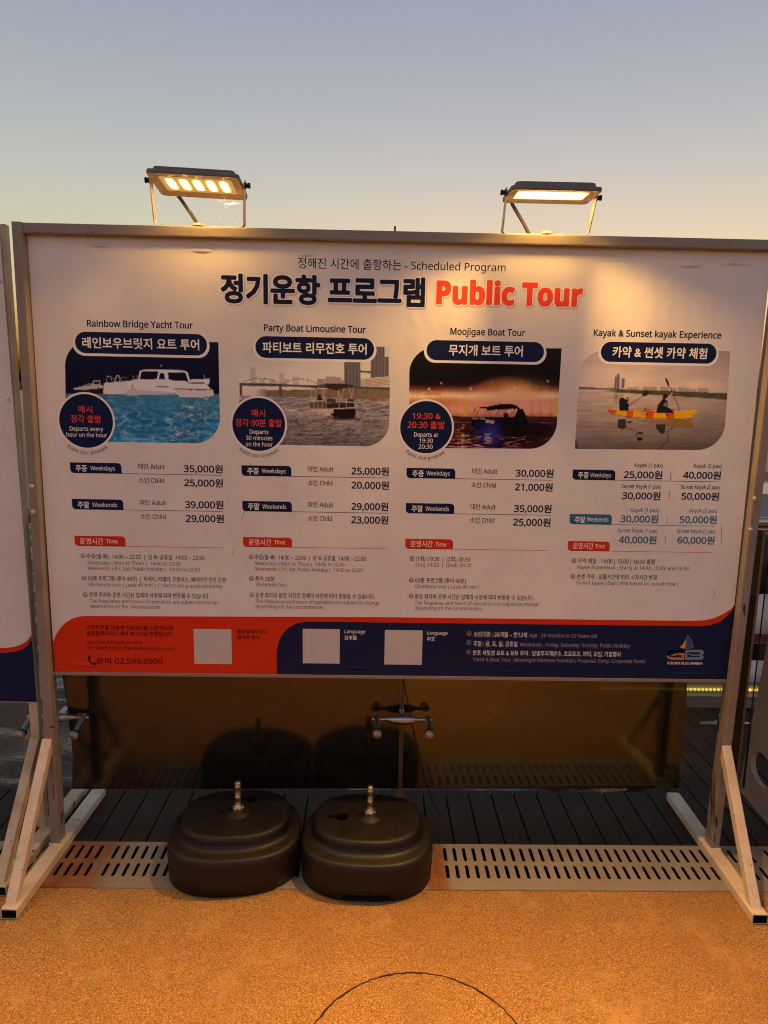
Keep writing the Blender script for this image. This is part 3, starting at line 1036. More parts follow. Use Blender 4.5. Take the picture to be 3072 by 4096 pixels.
# hexagonal bolts on the posts
for (px, py) in ((137 / 1.08, 157 / 1.08 + 1800), (143 / 1.08, 267 / 1.08 + 1800), (3017, 1994), (3001, 2118)):
    p = ray(px, py, 1, -0.0296)
    b = MB()
    b.lathe((p[0], -0.0294, p[2]), (0, -1, 0), [(0, 0.0085), (0.002, 0.0085)], M['bolt'], 18)
    b.lathe((p[0], -0.0314, p[2]), (0, -1, 0), [(0, 0.0066), (0.0045, 0.0066), (0.0055, 0.0056)], M['bolt'], 6)
    o = b.build('bolt', board)
    for pl in o.data.polygons:
        pl.use_smooth = False
# small drilled holes along the top rail
for px, py in ((148, 928), (198, 929), (350, 931), (367, 931), (1108, 957), (1140, 957), (1278, 962), (1308, 963), (1913, 975), (2107, 978), (2300, 984), (3045, 1001)):
    p = ray(px, py, 1, -0.0242)
    mb = MB()
    mb.lathe((p[0], -0.0240, p[2]), (0, -1, 0), [(0, 0.0022), (0.0006, 0.0022)], M['dark'], 8)
    mb.build('drilled_hole', board)

# flaked paint: bare rusty patches on the right post and brace
k = N('rusted_bare_steel'); c = k.coord()
M['bare'] = k.p(Base_Color=k.mix(k.noise(c, 60, 4), (0.030, 0.010, 0.008, 1), (0.085, 0.026, 0.015, 1)), Roughness=.8)


def flake(px, py0, py1, w, axis, val):
    a, b = ray(px, py0, axis, val), ray(px, py1, axis, val)
    L, Rr = [], []
    n = 9
    for i in range(n + 1):
        t = i / n
        c_ = a + (b - a) * t
        ww = w * (0.25 + math.sin(math.pi * min(1, t * 1.05)) * rng.uniform(.5, 1.1)) / 2
        off = rng.normal(0, w * .12)
        h_ = 0 if axis == 1 else 1
        q1, q2 = c_.copy(), c_.copy()
        q1[h_] += off - ww
        q2[h_] += off + ww
        L.append(q1)
        Rr.append(q2)
    mb = MB()
    mb.add(L + Rr, [(i, i + 1, n + 2 + i, n + 1 + i) for i in range(n)], M['bare'])
    mb.build('paint_flake', board)


for args in ((2978, 2413, 2467, .009, 1, -.0301), (2866, 3262, 3312, .010, 1, -.0301), (2858, 3335, 3370, .006, 1, -.0301), (2936, 3075, 3090, .006, 1, -.0301),
             (248, 3240, 3300, .006, 1, -.0301), (215, 3130, 3200, .003, 1, -.0301), (207, 2905, 2912, .02, 1, -.0301)):
    flake(*args)
for px, y0, y1, xx, w in ((2872, 2855, 2948, 1.2150, .012), (2845, 3080, 3290, 1.1985, .016), (2828, 3270, 3330, 1.1975, .008)):
    flake(px, y0, y1, w, 0, xx)

# ---- sheet
sheet = MB()
NX, NZ = 60, 40
vs, fs = [], []
for j in range(NZ + 1):
    for i in range(NX + 1):
        vs.append((-PW / 2 + PW * i / NX, 0.0, PZ0 + (PZ1 - PZ0) * j / NZ))
for j in range(NZ):
    for i in range(NX):
        a = j * (NX + 1) + i
        fs.append((a, a + 1, a + NX + 2, a + NX + 1))
sheet.add(vs, fs, M['vinyl'])
sheet.box((-PW / 2, 0.0005, PZ0), (PW / 2, 0.0085, PZ1), M['rail'])
panel = sheet.build('sign_panel', board)

# ---- footer bands
mb = MB()
xl, xr, zb = -PW / 2, PW / 2, PZ0
pt = lambda Z, *q: [Z(x, y) for x, y in q]
edge = pt(Z3, (226, 850), (232, 822), (243, 796), (260, 769), (284, 745), (310, 729), (338, 720), (365, 717))
edge += pt(Z4, (0, 722), (500, 728), (1000, 734), (1330, 738), (1385, 735), (1430, 725), (1470, 706), (1500, 686), (1518, 664))
red = [(xl, zb), (xl, Z3(224, 880)[1])] + edge + [(xr, Z4(1518, 655)[1]), (xr, zb)]
poly(mb, red, 'band', 1)
navy = [Z3(1196, 955)] + pt(Z3, (1196, 880), (1199, 850), (1207, 820), (1222, 793), (1245, 769), (1275, 752), (1305, 744), (1335, 741))
navy += pt(Z4, (0, 745), (500, 751), (1000, 757), (1370, 761), (1410, 757), (1450, 742), (1482, 718), (1508, 688))
navy = [(navy[0][0], zb)] + navy[1:] + [(xr, Z4(1515, 680)[1]), (xr, zb)]
poly(mb, navy, 'navy', 2)
T = lambda *a, **kw: text(mb, *a, **kw)
T("스마트폰을 이용해 'QR코드를 스캔'하시면", Z3, 373, 748, 776, 21, 'dred', 'med')
T("골든블루마리나 예약 페이지로 연결됩니다.", Z3, 375, 747, 801, 20, 'dred', 'med')
T("Scan the QR code to view", Z3, 377, 614, 836, 15, 'dred')
T("the Golden Blue Marina Reservation site.", Z3, 378, 757, 861, 15, 'dred')
T("문의 02.599.0900", Z3, 418, 703, 923, 27, 'dred', 'bold')
c = Z3(404, 905)
ringshape(mb, c, 0.013, 0.019, 150, 290, 'dred', 4)
for a in (150, 290):
    disc(mb, (c[0] + 0.0165 * math.cos(R(a)), c[1] + 0.0165 * math.sin(R(a))), 0.0062, 'dred', 4, 14)
T("골든블루마리나", Z3, 1024, 1157, 793, 19, 'dred', 'med')
T("네이버 예약", Z3, 1024, 1122, 818, 19, 'dred', 'med')
for Zf, a, b, y0, y1 in ((Z3, 836, 1002, 773, 925), (Z3, 1308, 1467, 772, 923), (Z4, 4, 163, 777, 928)):
    (x0, z1), (x1, z0) = Zf(a, y0), Zf(b, y1)
    poly(mb, [(x0, z0), (x1, z0), (x1, z1), (x0, z1)], 'shade', 3)
T("Language", Z3, 1489, 1578, 791, 15, 'white')
T("日本語", Z3, 1490, 1541, 820, 19, 'white', hangul=True)
T("Language", Z4, 186, 274, 797, 15, 'white')
T("中文", Z4, 186, 220, 825, 19, 'white', hangul=True)
for x, y in ((369, 793), (367, 831), (366, 873)):
    check(mb, Z4, x, y, 'pale')
T("소인기준 : 24개월 ~ 만12세", Z4, 387, 617, 807, 23, 'white')
T("Age : 24 months to 12 Years old", Z4, 626, 919, 808, 16, 'pale')
T("주말 : 금, 토, 일, 공휴일", Z4, 386, 576, 847, 22, 'white')
T("Weekends : Friday, Saturday, Sunday, Public Holiday", Z4, 586, 1062, 848, 16, 'pale')
T("반포 세빛섬 요트 & 보트 투어 : 달빛무지개분수, 프로포즈, 파티, 모임, 기업행사", Z4, 384, 1023, 886, 22, 'white')
T("Yacht & Boat Tour : Moonlight Rainbow Fountain, Proposal, Party, Corporate Event", Z4, 384, 1128, 912, 15.5, 'pale')
mb.build('footer_print', panel)

# ---- emblem bottom right: two sails over the letters GB
mb = MB()
ZL = lambda x, y: S(x / 3.6875 + 2672, y / 3.6875 + 2250)
def outl(pts, col):
    poly(mb, [ZL(*q) for q in pts], col, 4)
    stroke(mb, [ZL(*q) for q in pts + pts[:1]], 0.0011, 'pale', 5)
outl([(170, 1250), (215, 1215), (245, 1165), (264, 1120), (250, 1274), (210, 1258)], 'gold')
outl([(286, 1072), (325, 1115), (355, 1170), (374, 1256), (320, 1262), (268, 1274), (276, 1170)], 'sail')
outl([(246, 1290), (240, 1316), (60, 1318), (24, 1340), (6, 1370), (24, 1396), (60, 1402), (204, 1402), (210, 1366), (130, 1362), (40, 1382), (90, 1352), (160, 1340), (240, 1338),
      (232, 1432), (40, 1432), (0, 1412), (-24, 1362), (4, 1312), (50, 1290)], 'orange')
outl([(-16, 1395), (-24, 1362), (4, 1312), (50, 1290), (246, 1290), (240, 1316), (60, 1318), (24, 1340), (6, 1370)], 'gold')
for q in ([(260, 1290), (490, 1290), (524, 1310), (526, 1340), (500, 1362), (470, 1352), (486, 1336), (478, 1322), (284, 1320)],
          [(260, 1292), (284, 1320), (280, 1398), (248, 1432)],
          [(284, 1340), (370, 1362), (470, 1356), (500, 1362), (526, 1388), (518, 1416), (480, 1432), (248, 1432), (280, 1398), (470, 1396), (478, 1380), (440, 1368), (360, 1376)]):
    outl(q, 'steelblue')
text(mb, 'GOLDEN BLUE MARINA', ZL, -12, 508, 1500, 36, 'white', 'med')
mb.build('emblem_print', panel)

# ---- heading
mb = MB()
T("정해진 시간에 출항하는", Z1, 1287, 75, 294, 46, 'black', 'light', x1z=Z2)
T("- Scheduled Program", Z2, 90, 525, 299, 33, 'black', 'light')
for fat, lfat, col, lay, dx, dy in ((0.072, 0.070, "shade", 3, 4, 6), (0.070, 0.068, "white", 6, 0, 0), (0.034, 0.032, None, 9, 0, 0)):
    sh = lambda Zf: (lambda x, y: Zf(x + dx, y + dy))
    T("정기운항 프로그램", sh(Z1), 958, 172, 439, 118, col or 'title', 'black', lay, x1z=sh(Z2), fat=fat)
    T("Public Tour", sh(Z2), 229, 853, 446, 95, col or 'redtext', 'heavy', lay, fat=lfat)
mb.build('heading_print', panel)

# ---- four tour panels
P = lambda ox, oy, s: (lambda x, y: (x / s + ox, y / s + oy))
photo('yacht_photograph', paint_yachts(), P(200, 1270, 1659 / 720), profile((136, 205), (1552, 228), (1570, 1163), (150, 1140), 240), panel)
photo('party_boat_photograph', paint_party(), P(900, 1270, 2.37), profile((137, 255), (1566, 278), (1556, 1224), (135, 1200), 235), panel)
photo('night_boat_photograph', paint_night(), P(1580, 1270, 2.37), profile((137, 282), (1580, 293), (1520, 1246), (133, 1236), 245), panel)
photo('kayak_photograph', paint_kayak(), P(2260, 1270, 2.37), profile((152, 300), (1568, 318), (1500, 1258), (92, 1246), 250), panel)


def pill(Zf, x0, x1, yt, yb, s, tx0, tx1, tyb, th):
    (a, zt), (b, _) = Zf(x0, yt), Zf(x1, yt)
    zb_ = Zf(x0, yb)[1]
    r = (zt - zb_) / 2 - 1e-5
    e = 0.0085
    poly(mb, roundbox(a - e, zb_ - e, b + e, zt - 0.0, r + e / 2 - 1e-5), 'white', 2)
    poly(mb, roundbox(a, zb_, b, zt + 0.0005, r), 'navy', 3)
    text(mb, s, Zf, tx0, tx1, tyb, th, 'white', 'med')


def badge(Zf, cx, cy, r, lines, hz=0):
    c = Zf(cx, cy)
    rr = Zf(cx + r, cy)[0] - c[0]
    disc(mb, c, rr * 1.075, 'white', 2)
    disc(mb, c, rr, 'navy', 3)
    for s, x0, x1, yb, h, col, w in lines:
        text(mb, s, Zf, x0, x1, yb, h, col, w)
    curved(mb, 'Public tour program', c, rr * 1.245, -128 + hz, -52 + hz, 0.0115, 'black')


def tourhead(name, title, tx, pl, bd):
    global mb
    mb = MB()
    text(mb, title[0], tx, title[1], title[2], title[3], title[4], 'title', 'med')
    pill(tx, *pl)
    if bd:
        badge(tx, *bd)
    mb.build(name, panel)


tourhead('tour_heading_print', ("Rainbow Bridge Yacht Tour", 377, 833, 546, 28), Z1, (322, 893, 569, 661, "레인보우브릿지 요트 투어", 357, 860, 638, 46),
         (372, 955, 116, [("매시", 340, 399, 919, 31, 'redtext', 'reg'), ("정각 출발", 306, 437, 961, 33, 'redtext', 'reg'), ("Departs every", 302, 446, 996, 18, 'white', 'reg'), ("hour on the hour", 288, 462, 1022, 18, 'white', 'reg')]))
tourhead('tour_heading_print', ("Party Boat Limousine Tour", 1141, 1580, 565, 28), Z1, (1103, 1617, 588, 681, "파티보트 리무진호 투어", 1135, 1583, 658, 46),
         (1118, 970, 114, [("매시", 1088, 1146, 935, 31, 'redtext', 'reg'), ("정각·30분 출발", 1018, 1217, 977, 33, 'redtext', 'reg'), ("Departs", 1079, 1160, 1010, 18, 'white', 'reg'), ("30 minutes", 1063, 1177, 1036, 18, 'white', 'reg'), ("on the hour", 1062, 1178, 1063, 18, 'white', 'reg')]))
tourhead('tour_heading_print', ("Moojigae Boat Tour", 287, 609, 581, 28), Z2, (185, 694, 605, 691, "무지개 보트 투어", 280, 598, 670, 46),
         (182, 982, 112, [("19:30 &", 123, 244, 944, 24, 'redtext', 'reg'), ("20:30 출발", 102, 262, 986, 32, 'redtext', 'reg'), ("Departs at", 130, 233, 1022, 18, 'white', 'reg'), ("19:30", 152, 211, 1048, 18, 'white', 'reg'), ("20:30", 149, 210, 1074, 18, 'white', 'reg')]))
tourhead('tour_heading_print', ("Kayak & Sunset kayak Experience", 906, 1456, 587, 28), Z2, (940, 1441, 612, 698, "카약 & 썬셋 카약 체험", 987, 1393, 678, 46), None)


def tab(Zf, x0, x1, yt, yb, col, parts, lx1, lZ=None):
    (a, zt), (b, _) = Zf(x0, yt), Zf(x1, yt)
    zb_ = Zf(x0, yb)[1]
    poly(mb, roundbox(a, zb_, b, zt, (zt - zb_) * .36, ['bl', 'tr']), col, 2)
    e = (lZ or Zf)(lx1, yb)
    stroke(mb, [(a + 0.01, zb_ + 0.0007), (e[0], zb_ + 0.0007)], 0.0016, col, 2)
    for s, p0, p1, ybt, h, w in parts:
        text(mb, s, Zf, p0, p1, ybt, h, 'white', w)


def prices(Zf, rows, endZ=None):
    """rows of (label, x0, x1, bottom, price, x0, x1, bottom)"""
    for s, a, b, yb, pr, c0, c1, pb in rows:
        text(mb, s, Zf, a, b, yb, 24, 'black', 'reg')
        text(mb, pr, Zf, c0, c1, pb, 35, 'title', 'bold')


FREQ = "The frequency and hours of operation are subject to change"
DEP = "depending on the circumstances."
KFREQ = "운영 회차와 운영 시간은 업체의 사정에 따라 변동될 수 있습니다."
WK = "주중(월-목)  14:00 ~ 22:00  |  금·토·공휴일  14:00 ~ 22:00"
WKE, WKEE = "Weekdays ( Mon to Thurs )  14:00 to 22:00", "Weekends ( Fri, Sat, Public Holiday )  14:00 to 22:00"

mb = MB()
tab(Z3, 302, 524, 53, 99, 'navy', [("주중", 328, 376, 92, 28, 'med'), ("Weekdays", 391, 497, 87, 18, 'reg')], 960)
prices(Z3, [("대인 Adult", 598, 712, 82, "35,000원", 795, 962, 97), ("소인 Child", 600, 710, 142, "25,000원", 797, 963, 158)])
tab(Z3, 310, 532, 211, 256, 'navy', [("주말", 337, 386, 250, 28, 'med'), ("Weekends", 399, 507, 245, 18, 'reg')], 964)
prices(Z3, [("대인 Adult", 605, 718, 238, "39,000원", 801, 965, 252), ("소인 Child", 608, 716, 298, "29,000원", 804, 967, 312)])
mb.build('price_list_print', panel)
mb = MB()
tab(Z3, 1043, 1259, 66, 111, 'navy', [("주중", 1069, 1118, 104, 28, 'med'), ("Weekdays", 1131, 1234, 99, 18, 'reg')], 1679)
prices(Z3, [("대인 Adult", 1331, 1440, 93, "25,000원", 1519, 1679, 107), ("소인 Child", 1331, 1436, 153, "20,000원", 1519, 1679, 168)])
tab(Z3, 1047, 1261, 220, 264, 'navy', [("주말", 1072, 1120, 257, 28, 'med'), ("Weekends", 1134, 1237, 253, 18, 'reg')], 1676)
prices(Z3, [("대인 Adult", 1331, 1440, 247, "29,000원", 1519, 1676, 260), ("소인 Child", 1331, 1435, 306, "23,000원", 1518, 1676, 318)])
mb.build('price_list_print', panel)
mb = MB()
tab(Z4, 98, 309, 77, 121, 'navy', [("주중", 122, 171, 115, 28, 'med'), ("Weekdays", 183, 284, 109, 18, 'reg')], 729)
prices(Z4, [("대인 Adult", 381, 489, 102, "30,000원", 569, 731, 116), ("소인 Child", 378, 483, 162, "21,000원", 566, 727, 176)])
tab(Z4, 95, 304, 229, 273, 'navy', [("주말", 119, 167, 267, 28, 'med'), ("Weekends", 179, 281, 262, 18, 'reg')], 721)
prices(Z4, [("대인 Adult", 374, 482, 256, "35,000원", 562, 722, 269), ("소인 Child", 372, 476, 314, "25,000원", 558, 718, 328)])
mb.build('price_list_print', panel)
mb = MB()
tab(Z4, 816, 1001, 84, 128, 'navy', [("주중", 838, 883, 121, 27, 'med'), ("Weekdays", 891, 981, 117, 18, 'reg')], 1450)
for s, a, b, yb in (("Kayak (1 pax)", 1082, 1204, 73), ("Kayak (2 pax)", 1338, 1458, 76), ("Sunset Kayak (1 pax)", 1026, 1197, 164), ("Sunset Kayak (2 pax)", 1282, 1449, 167)):
    T(s, Z4, a, b, yb, 17, 'black')
for s, a, b, yb in (("25,000원", 1036, 1200, 122), ("40,000원", 1292, 1453, 124), ("30,000원", 1029, 1192, 213), ("50,000원", 1285, 1445, 215)):
    T(s, Z4, a, b, yb, 34, 'title', 'bold')
for x, y0, y1 in ((1237, 95, 130), (1230, 179, 213)):
    stroke(mb, [Z4(x, y1), (Z4(x, y1)[0], Z4(x, y0)[1])], 0.0016, 'black', 4)
tab(Z4, 803, 986, 276, 320, 'teal', [("주말", 824, 868, 314, 27, 'med'), ("Weekends", 877, 969, 308, 18, 'reg')], 1431)
for s, a, b, yb in (("Kayak (1 pax)", 1066, 1187, 267), ("Kayak (2 pax)", 1320, 1439, 269), ("Sunset Kayak (1 pax)", 1010, 1180, 355), ("Sunset Kayak (2 pax)", 1265, 1431, 358)):
    T(s, Z4, a, b, yb, 17, 'teal')
for s, a, b, yb in (("30,000원", 1022, 1183, 313), ("50,000원", 1277, 1435, 316), ("40,000원", 1014, 1175, 403), ("60,000원", 1267, 1426, 405)):
    T(s, Z4, a, b, yb, 34, 'teal', 'bold')
for x, y0, y1 in ((1221, 287, 320), (1214, 370, 402)):
    stroke(mb, [Z4(x, y1), (Z4(x, y1)[0], Z4(x, y0)[1])], 0.0016, 'teal', 4)
mb.build('price_list_print', panel)


def times(Zf, tabargs, items):
    global mb
    mb = MB()
    x0, x1, yt, yb, t0, t1, tb, w0, w1, wb, lx = tabargs
    tab(Zf, x0, x1, yt, yb, 'band', [("운영시간", t0, t1, tb, 27, 'reg'), ("Time", w0, w1, wb, 17, 'reg')], lx)
    for it in items:
        if it[0] == 'c':
            check(mb, Zf, it[1], it[2])
        elif it[0] == 'k':
            text(mb, it[1], Zf, it[2], it[3], it[4], 22, 'black', 'reg')
        else:
            text(mb, it[1], Zf, it[2], it[3], it[4], 15.5, 'gray', 'light')
    mb.build('opening_times_print', panel)


times(Z3, (321, 541, 370, 414, 346, 446, 406, 459, 509, 403, 968),
      [('c', 359, 457), ('k', WK, 375, 884, 469), ('e', WKE, 378, 780, 494), ('e', WKEE, 379, 863, 518),
       ('c', 365, 553), ('k', "60분 프로그램 (투어 40분)  |  씨레이, 러셀러, 프린세스, 페어라인 랜덤 운영", 382, 974, 564), ('e', "60-minute tour ( Lasts 40 min )  |  Yachts are placed randomly", 384, 959, 588),
       ('c', 369, 625), ('k', KFREQ, 386, 904, 635), ('e', FREQ, 388, 944, 659), ('e', DEP, 390, 696, 682)])
times(Z3, (1050, 1262, 376, 418, 1075, 1172, 411, 1185, 1232, 407, 1672),
      [('c', 1085, 461), ('k', WK, 1101, 1580, 473), ('e', WKE, 1102, 1488, 497), ('e', WKEE, 1102, 1567, 521),
       ('c', 1087, 555), ('k', "투어 30분", 1103, 1186, 566), ('e', "30-minute tour", 1104, 1241, 588),
       ('c', 1088, 626), ('k', KFREQ, 1104, 1619, 637), ('e', FREQ, 1104, 1639, 661), ('e', DEP, 1104, 1400, 683)])
times(Z4, (92, 299, 383, 426, 115, 210, 418, 222, 269, 416, 709),
      [('c', 122, 468), ('k', "(1회) 19:30  |  (2회) 20:30", 137, 372, 480), ('e', "(1st) 19:30  |  (2nd) 20:30", 137, 377, 503),
       ('c', 119, 561), ('k', "60분 프로그램 (투어 40분)", 135, 354, 573), ('e', "60-minute tour ( Lasts 40 min )", 135, 412, 596),
       ('c', 118, 631), ('k', KFREQ, 133, 647, 643), ('e', FREQ, 133, 666, 667), ('e', DEP, 133, 425, 689)])
times(Z4, (795, 977, 393, 435, 816, 903, 427, 911, 953, 424, 1418),
      [('c', 820, 478), ('k', "카약 체험 : 14:00 | 15:00 | 16:00 출발", 836, 1171, 489), ('e', "Kayak Experience : Starts at 14:00, 15:00, and 16:00", 835, 1316, 513),
       ('c', 816, 546), ('k', "썬셋 카약 : 일몰시간에 따라 시작시간 변경", 832, 1177, 557), ('e', "Sunset kayak ( Start time based on sunset time )", 830, 1269, 580)])
# scratches on the sheet
for Zf, pts in ((Z4, [(1455, 318), (1458, 350), (1459, 400)]), (Z4, [(1412, 338), (1414, 352)]), (Z4, [(1430, 600), (1424, 640)]), (Z3, [(1056, 262), (1044, 305)]), (Z3, [(1007, 430), (1004, 455)])):
    mb = MB()
    stroke(mb, [Zf(*q) for q in pts], 0.0012, 'gray', 5)
    mb.build('scratch', panel)

# ------------------------------------------------------------------ floodlights on the top rail
def lamp_emitter(name, chips, gain):
    k = N(name)
    c = k.coord()
    x, y, z = k.sep(c)
    # the diffuser is brightest over the diodes and dimmer to its rim
    if chips:
        fx = k.math('MULTIPLY', k.math('ABSOLUTE', k.math('SUBTRACT', k.math('FRACT', k.math('ADD', k.math('MULTIPLY', x, 1 / 0.0405), 0.5)), 0.5)), 2.0)
        a = k.math('SUBTRACT', 1.0, fx)
        inside = k.ramp(k.math('ABSOLUTE', k.math('MULTIPLY', x, 10)), [(0.98, BW(1)), (1.0, BW(0))])
        ry = k.ramp(k.math('ABSOLUTE', k.math('MULTIPLY', y, 20)), [(0.2, BW(1)), (0.8, BW(0))])
        m_ = k.math('MULTIPLY', inside, ry)
        core = k.math('MULTIPLY', k.math('POWER', a, 5.0), m_)
        halo = k.math('MULTIPLY', k.math('POWER', a, 1.2), m_)
        st = k.math('ADD', k.math('ADD', k.math('MULTIPLY', core, gain), k.math('MULTIPLY', halo, 1.5)), 0.60)
    else:
        rx = k.ramp(k.math('ABSOLUTE', k.math('MULTIPLY', x, 8)), [(0.70, BW(1)), (0.97, BW(0))])
        ry = k.ramp(k.math('ABSOLUTE', k.math('MULTIPLY', y, 20)), [(0.45, BW(1)), (0.98, BW(0))])
        m_ = k.math('MULTIPLY', rx, ry)
        st = k.math('ADD', k.math('MULTIPLY', k.math('POWER', m_, 2.0), gain), 0.7)
    e = k.n('Emission')
    k.set(e, 'Color', (1.0, 0.52, 0.12, 1))
    k.set(e, 'Strength', st)
    k.t.links.new(e.outputs[0], k.out.inputs['Surface'])
    return k.m


k = N('cast_aluminium'); c = k.coord()
M['cast'] = k.p(Base_Color=k.mix(k.noise(c, 18, 4), (0.12, 0.105, 0.09, 1), (0.20, 0.175, 0.15, 1)), Roughness=0.5, Metallic=0.3, Normal=k.bump(k.noise(c, 300, 2), .3, .0006))
k = N('lamp_front'); c = k.coord()
M['lampface'] = k.p(Base_Color=k.mix(k.noise(c, 40, 4), (0.55, 0.46, 0.33, 1), (0.68, 0.58, 0.43, 1)), Roughness=0.4)
k = N('rusty_strap'); c = k.coord()
M['strap'] = k.p(Base_Color=k.mix(k.ramp(k.noise(c, 45, 5), [(.52, BW(0)), (.72, BW(1))]), (0.78, 0.70, 0.58, 1), (0.45, 0.28, 0.16, 1)), Roughness=0.5, Metallic=0.2)
k = N('grey_cable'); M['cable'] = k.p(Base_Color=(0.10, 0.075, 0.06, 1), Roughness=0.6)
k = N('cobweb'); M['web'] = k.p(Base_Color=(0.7, 0.66, 0.6, 1), Roughness=0.7)


def floodlight(label, base_l, base_r, piv_l, piv_r, near, far, rod_t, rod_b, chips, gain, beam_w, clamp_x, web):
    cx = (base_l[0] + base_r[0]) / 2
    root = tag(empty('floodlight', (cx, 0.0, 2.221)), label, 'floodlight', 'floodlights on top of the board')
    loc = Matrix.Translation((-cx, 0.0, -2.221))
    # frame of the housing from its measured rim
    near = [Vector(p) for p in near]
    far = [Vector(p) for p in far]
    o = (near[0] + near[1] + far[0] + far[1]) / 4
    ux = ((near[1] - near[0]) + (far[1] - far[0])).normalized()
    uy = ((far[0] - near[0]) + (far[1] - near[1]))
    uy = (uy - ux * uy.dot(ux)).normalized()
    uz = ux.cross(uy)                                     # away from the lit face
    W = ((near[1] - near[0]).length + (far[1] - far[0]).length) / 2
    D = ((far[0] - near[0]).length + (far[1] - near[1]).length) / 2
    q = lambda a, b, h: o + ux * a + uy * b + uz * h - Vector((cx, 0, 2.221))

    def rr(w, d, h, r):
        return [q(x, y, h) for x, y in roundbox(-w / 2, -d / 2, w / 2, d / 2, r)]
    mb = MB()
    r = 0.016
    mb.loft([rr(W, D, 0, r), rr(W + .003, D + .003, .004, r), rr(W + .003, D + .003, .012, r), rr(W - .022, D - .022, .015, r * .8), rr(W - .03, D - .03, .027, r * .8), rr(W - .04, D - .04, .029, r * .8)], M['cast'], cap=(False, True), smooth=False)
    # two small lugs on the front edge
    for x in (-W * .28, W * .27):
        mb.lathe(q(x, -D / 2 + .008, .012), uz, [(0, .006), (.006, .006), (.008, .004)], M['cast'], 10)
    mb.build('housing', root)
    # face plate with a recessed window
    mb = MB()
    ww, wd = W - .052, D - .062
    a, b = rr(W - .002, D - .002, .0005, r), rr(ww, wd, .0041, .008)
    n = len(a)
    mb.add(a + b, [(i, n + i, n + (i + 1) % n, (i + 1) % n) for i in range(n)], M['lampface'])
    b2 = rr(ww, wd, .005, .008)
    mb.add(b + b2, [(i, n + i, n + (i + 1) % n, (i + 1) % n) for i in range(n)], M['lampface'])
    mb.build('face_plate', root)
    # lit diffuser, its own local frame so that the pattern sits on it
    mm = Matrix.Identity(4)
    for i in range(3):
        mm[i][0], mm[i][1], mm[i][2], mm[i][3] = ux[i], uy[i], uz[i], q(0, 0, .0045)[i]
    mb = MB()
    hw, hd = ww / 2, wd / 2
    mb.add([(-hw, -hd, 0), (hw, -hd, 0), (hw, hd, 0), (-hw, hd, 0)], [(0, 3, 2, 1)], lamp_emitter('lit_diodes' if chips else 'lit_diffuser', chips, gain))
    d = mb.build('lit_window', root)
    d.matrix_local = mm
    # added area lights under the window throw extra light forward on to the paving
    xs_ = [(i - 2) * .0405 for i in range(5)] if chips else [0.0]
    for xq in xs_:
        ld = bpy.data.lights.new('added_beam', 'AREA')
        ld.shape = 'RECTANGLE'
        ld.size, ld.size_y = (.012, .008) if chips else (.17, .012)
        ld.spread = R(SPREAD)
        ld.energy = beam_w / len(xs_)
        ld.color = (1.0, 0.52, 0.12)
        lo = bpy.data.objects.new('added_beam', ld)
        COL.objects.link(lo)
        lo.parent = root
        zz = (uz * math.cos(R(TILT)) + uy * math.sin(R(TILT))).normalized()    # lights shine along -z
        yy = zz.cross(ux)
        m4 = Matrix.Identity(4)
        for i in range(3):
            m4[i][0], m4[i][1], m4[i][2], m4[i][3] = ux[i], yy[i], zz[i], q(xq, 0, -.006)[i]
        lo.matrix_local = m4
    # two more area lights, added to brighten posts, braces and feet from the side
    for s in (-1, 1):
        ld = bpy.data.lights.new('added_side_beam', 'AREA')
        ld.shape = 'RECTANGLE'
        ld.size, ld.size_y = .012, .06
        ld.spread = R(76)
        ld.energy = beam_w * .14
        ld.color = (1.0, 0.52, 0.12)
        lo = bpy.data.objects.new('added_side_beam', ld)
        COL.objects.link(lo)
        lo.parent = root
        zz = (uz * .78 + uy * .27 - ux * (.56 * s)).normalized()
        xx_ = uy.cross(zz).normalized()
        yy = zz.cross(xx_)
        m4 = Matrix.Identity(4)
        for i in range(3):
            m4[i][0], m4[i][1], m4[i][2], m4[i][3] = xx_[i], yy[i], zz[i], q(s * .075, 0, -.009)[i]
        lo.matrix_local = m4
    # strap bracket
    mb = MB()
    sh = Vector((cx, 0, 2.221))
    bl, br, pl, pr = [Vector(p) - sh for p in (base_l, base_r, piv_l, piv_r)]
    bl.z = br.z = 0.0025
    path = [pl]
    for t in np.linspace(0, 1, 7):
        a0, b0 = pl.lerp(bl, .86), bl.lerp(br, .09)
        path.append(a0.lerp(bl, t).lerp(bl.lerp(b0, t), t))
    for t in np.linspace(0, 1, 7):
        a0, b0 = br.lerp(bl, .09), br.lerp(pr, .14)
        path.append(a0.lerp(br, t).lerp(br.lerp(b0, t), t))
    path.append(pr)
    ext = lambda p, c: p + (p - c).normalized() * .012
    path[0], path[-1] = ext(path[0], path[1]), ext(path[-1], path[-2])
    mb.path(path, .002, M['strap'], flat=(.022, .003))
    mb.lathe((clamp_x - cx, -.004, .004), (0, 0, 1), [(0, .019), (.006, .019), (.008, .016)], M['paint'], 8)
    mb.build('bracket', root)
    for p, s in ((pl, -1), (pr, 1)):
        mb = MB()
        mb.lathe(p + Vector((s * .002, 0, 0)), (s, 0, 0), [(0, .011), (.003, .011), (.003, .007), (.010, .007), (.010, .0085), (.016, .0085)], M['rubber'], 10)
        mb.build('pivot_knob', root)
    mb = MB()
    t, b_ = Vector(rod_t) - sh, Vector(rod_b) - sh
    mid = t.lerp(b_, .5) + Vector((.004, 0, -.003))
    mb.path([t + Vector((-.012, -.01, .014)), t, mid, b_, b_ + Vector((.006, .012, -.03))], .0058, M['cable'], 10)
    mb.build('supply_cable', root)
    if web:
        for s in web:
            mb = MB()
            mb.path([q(*p) for p in s], .00013, M['web'], 5)
            mb.build('cobweb', root)
    return root


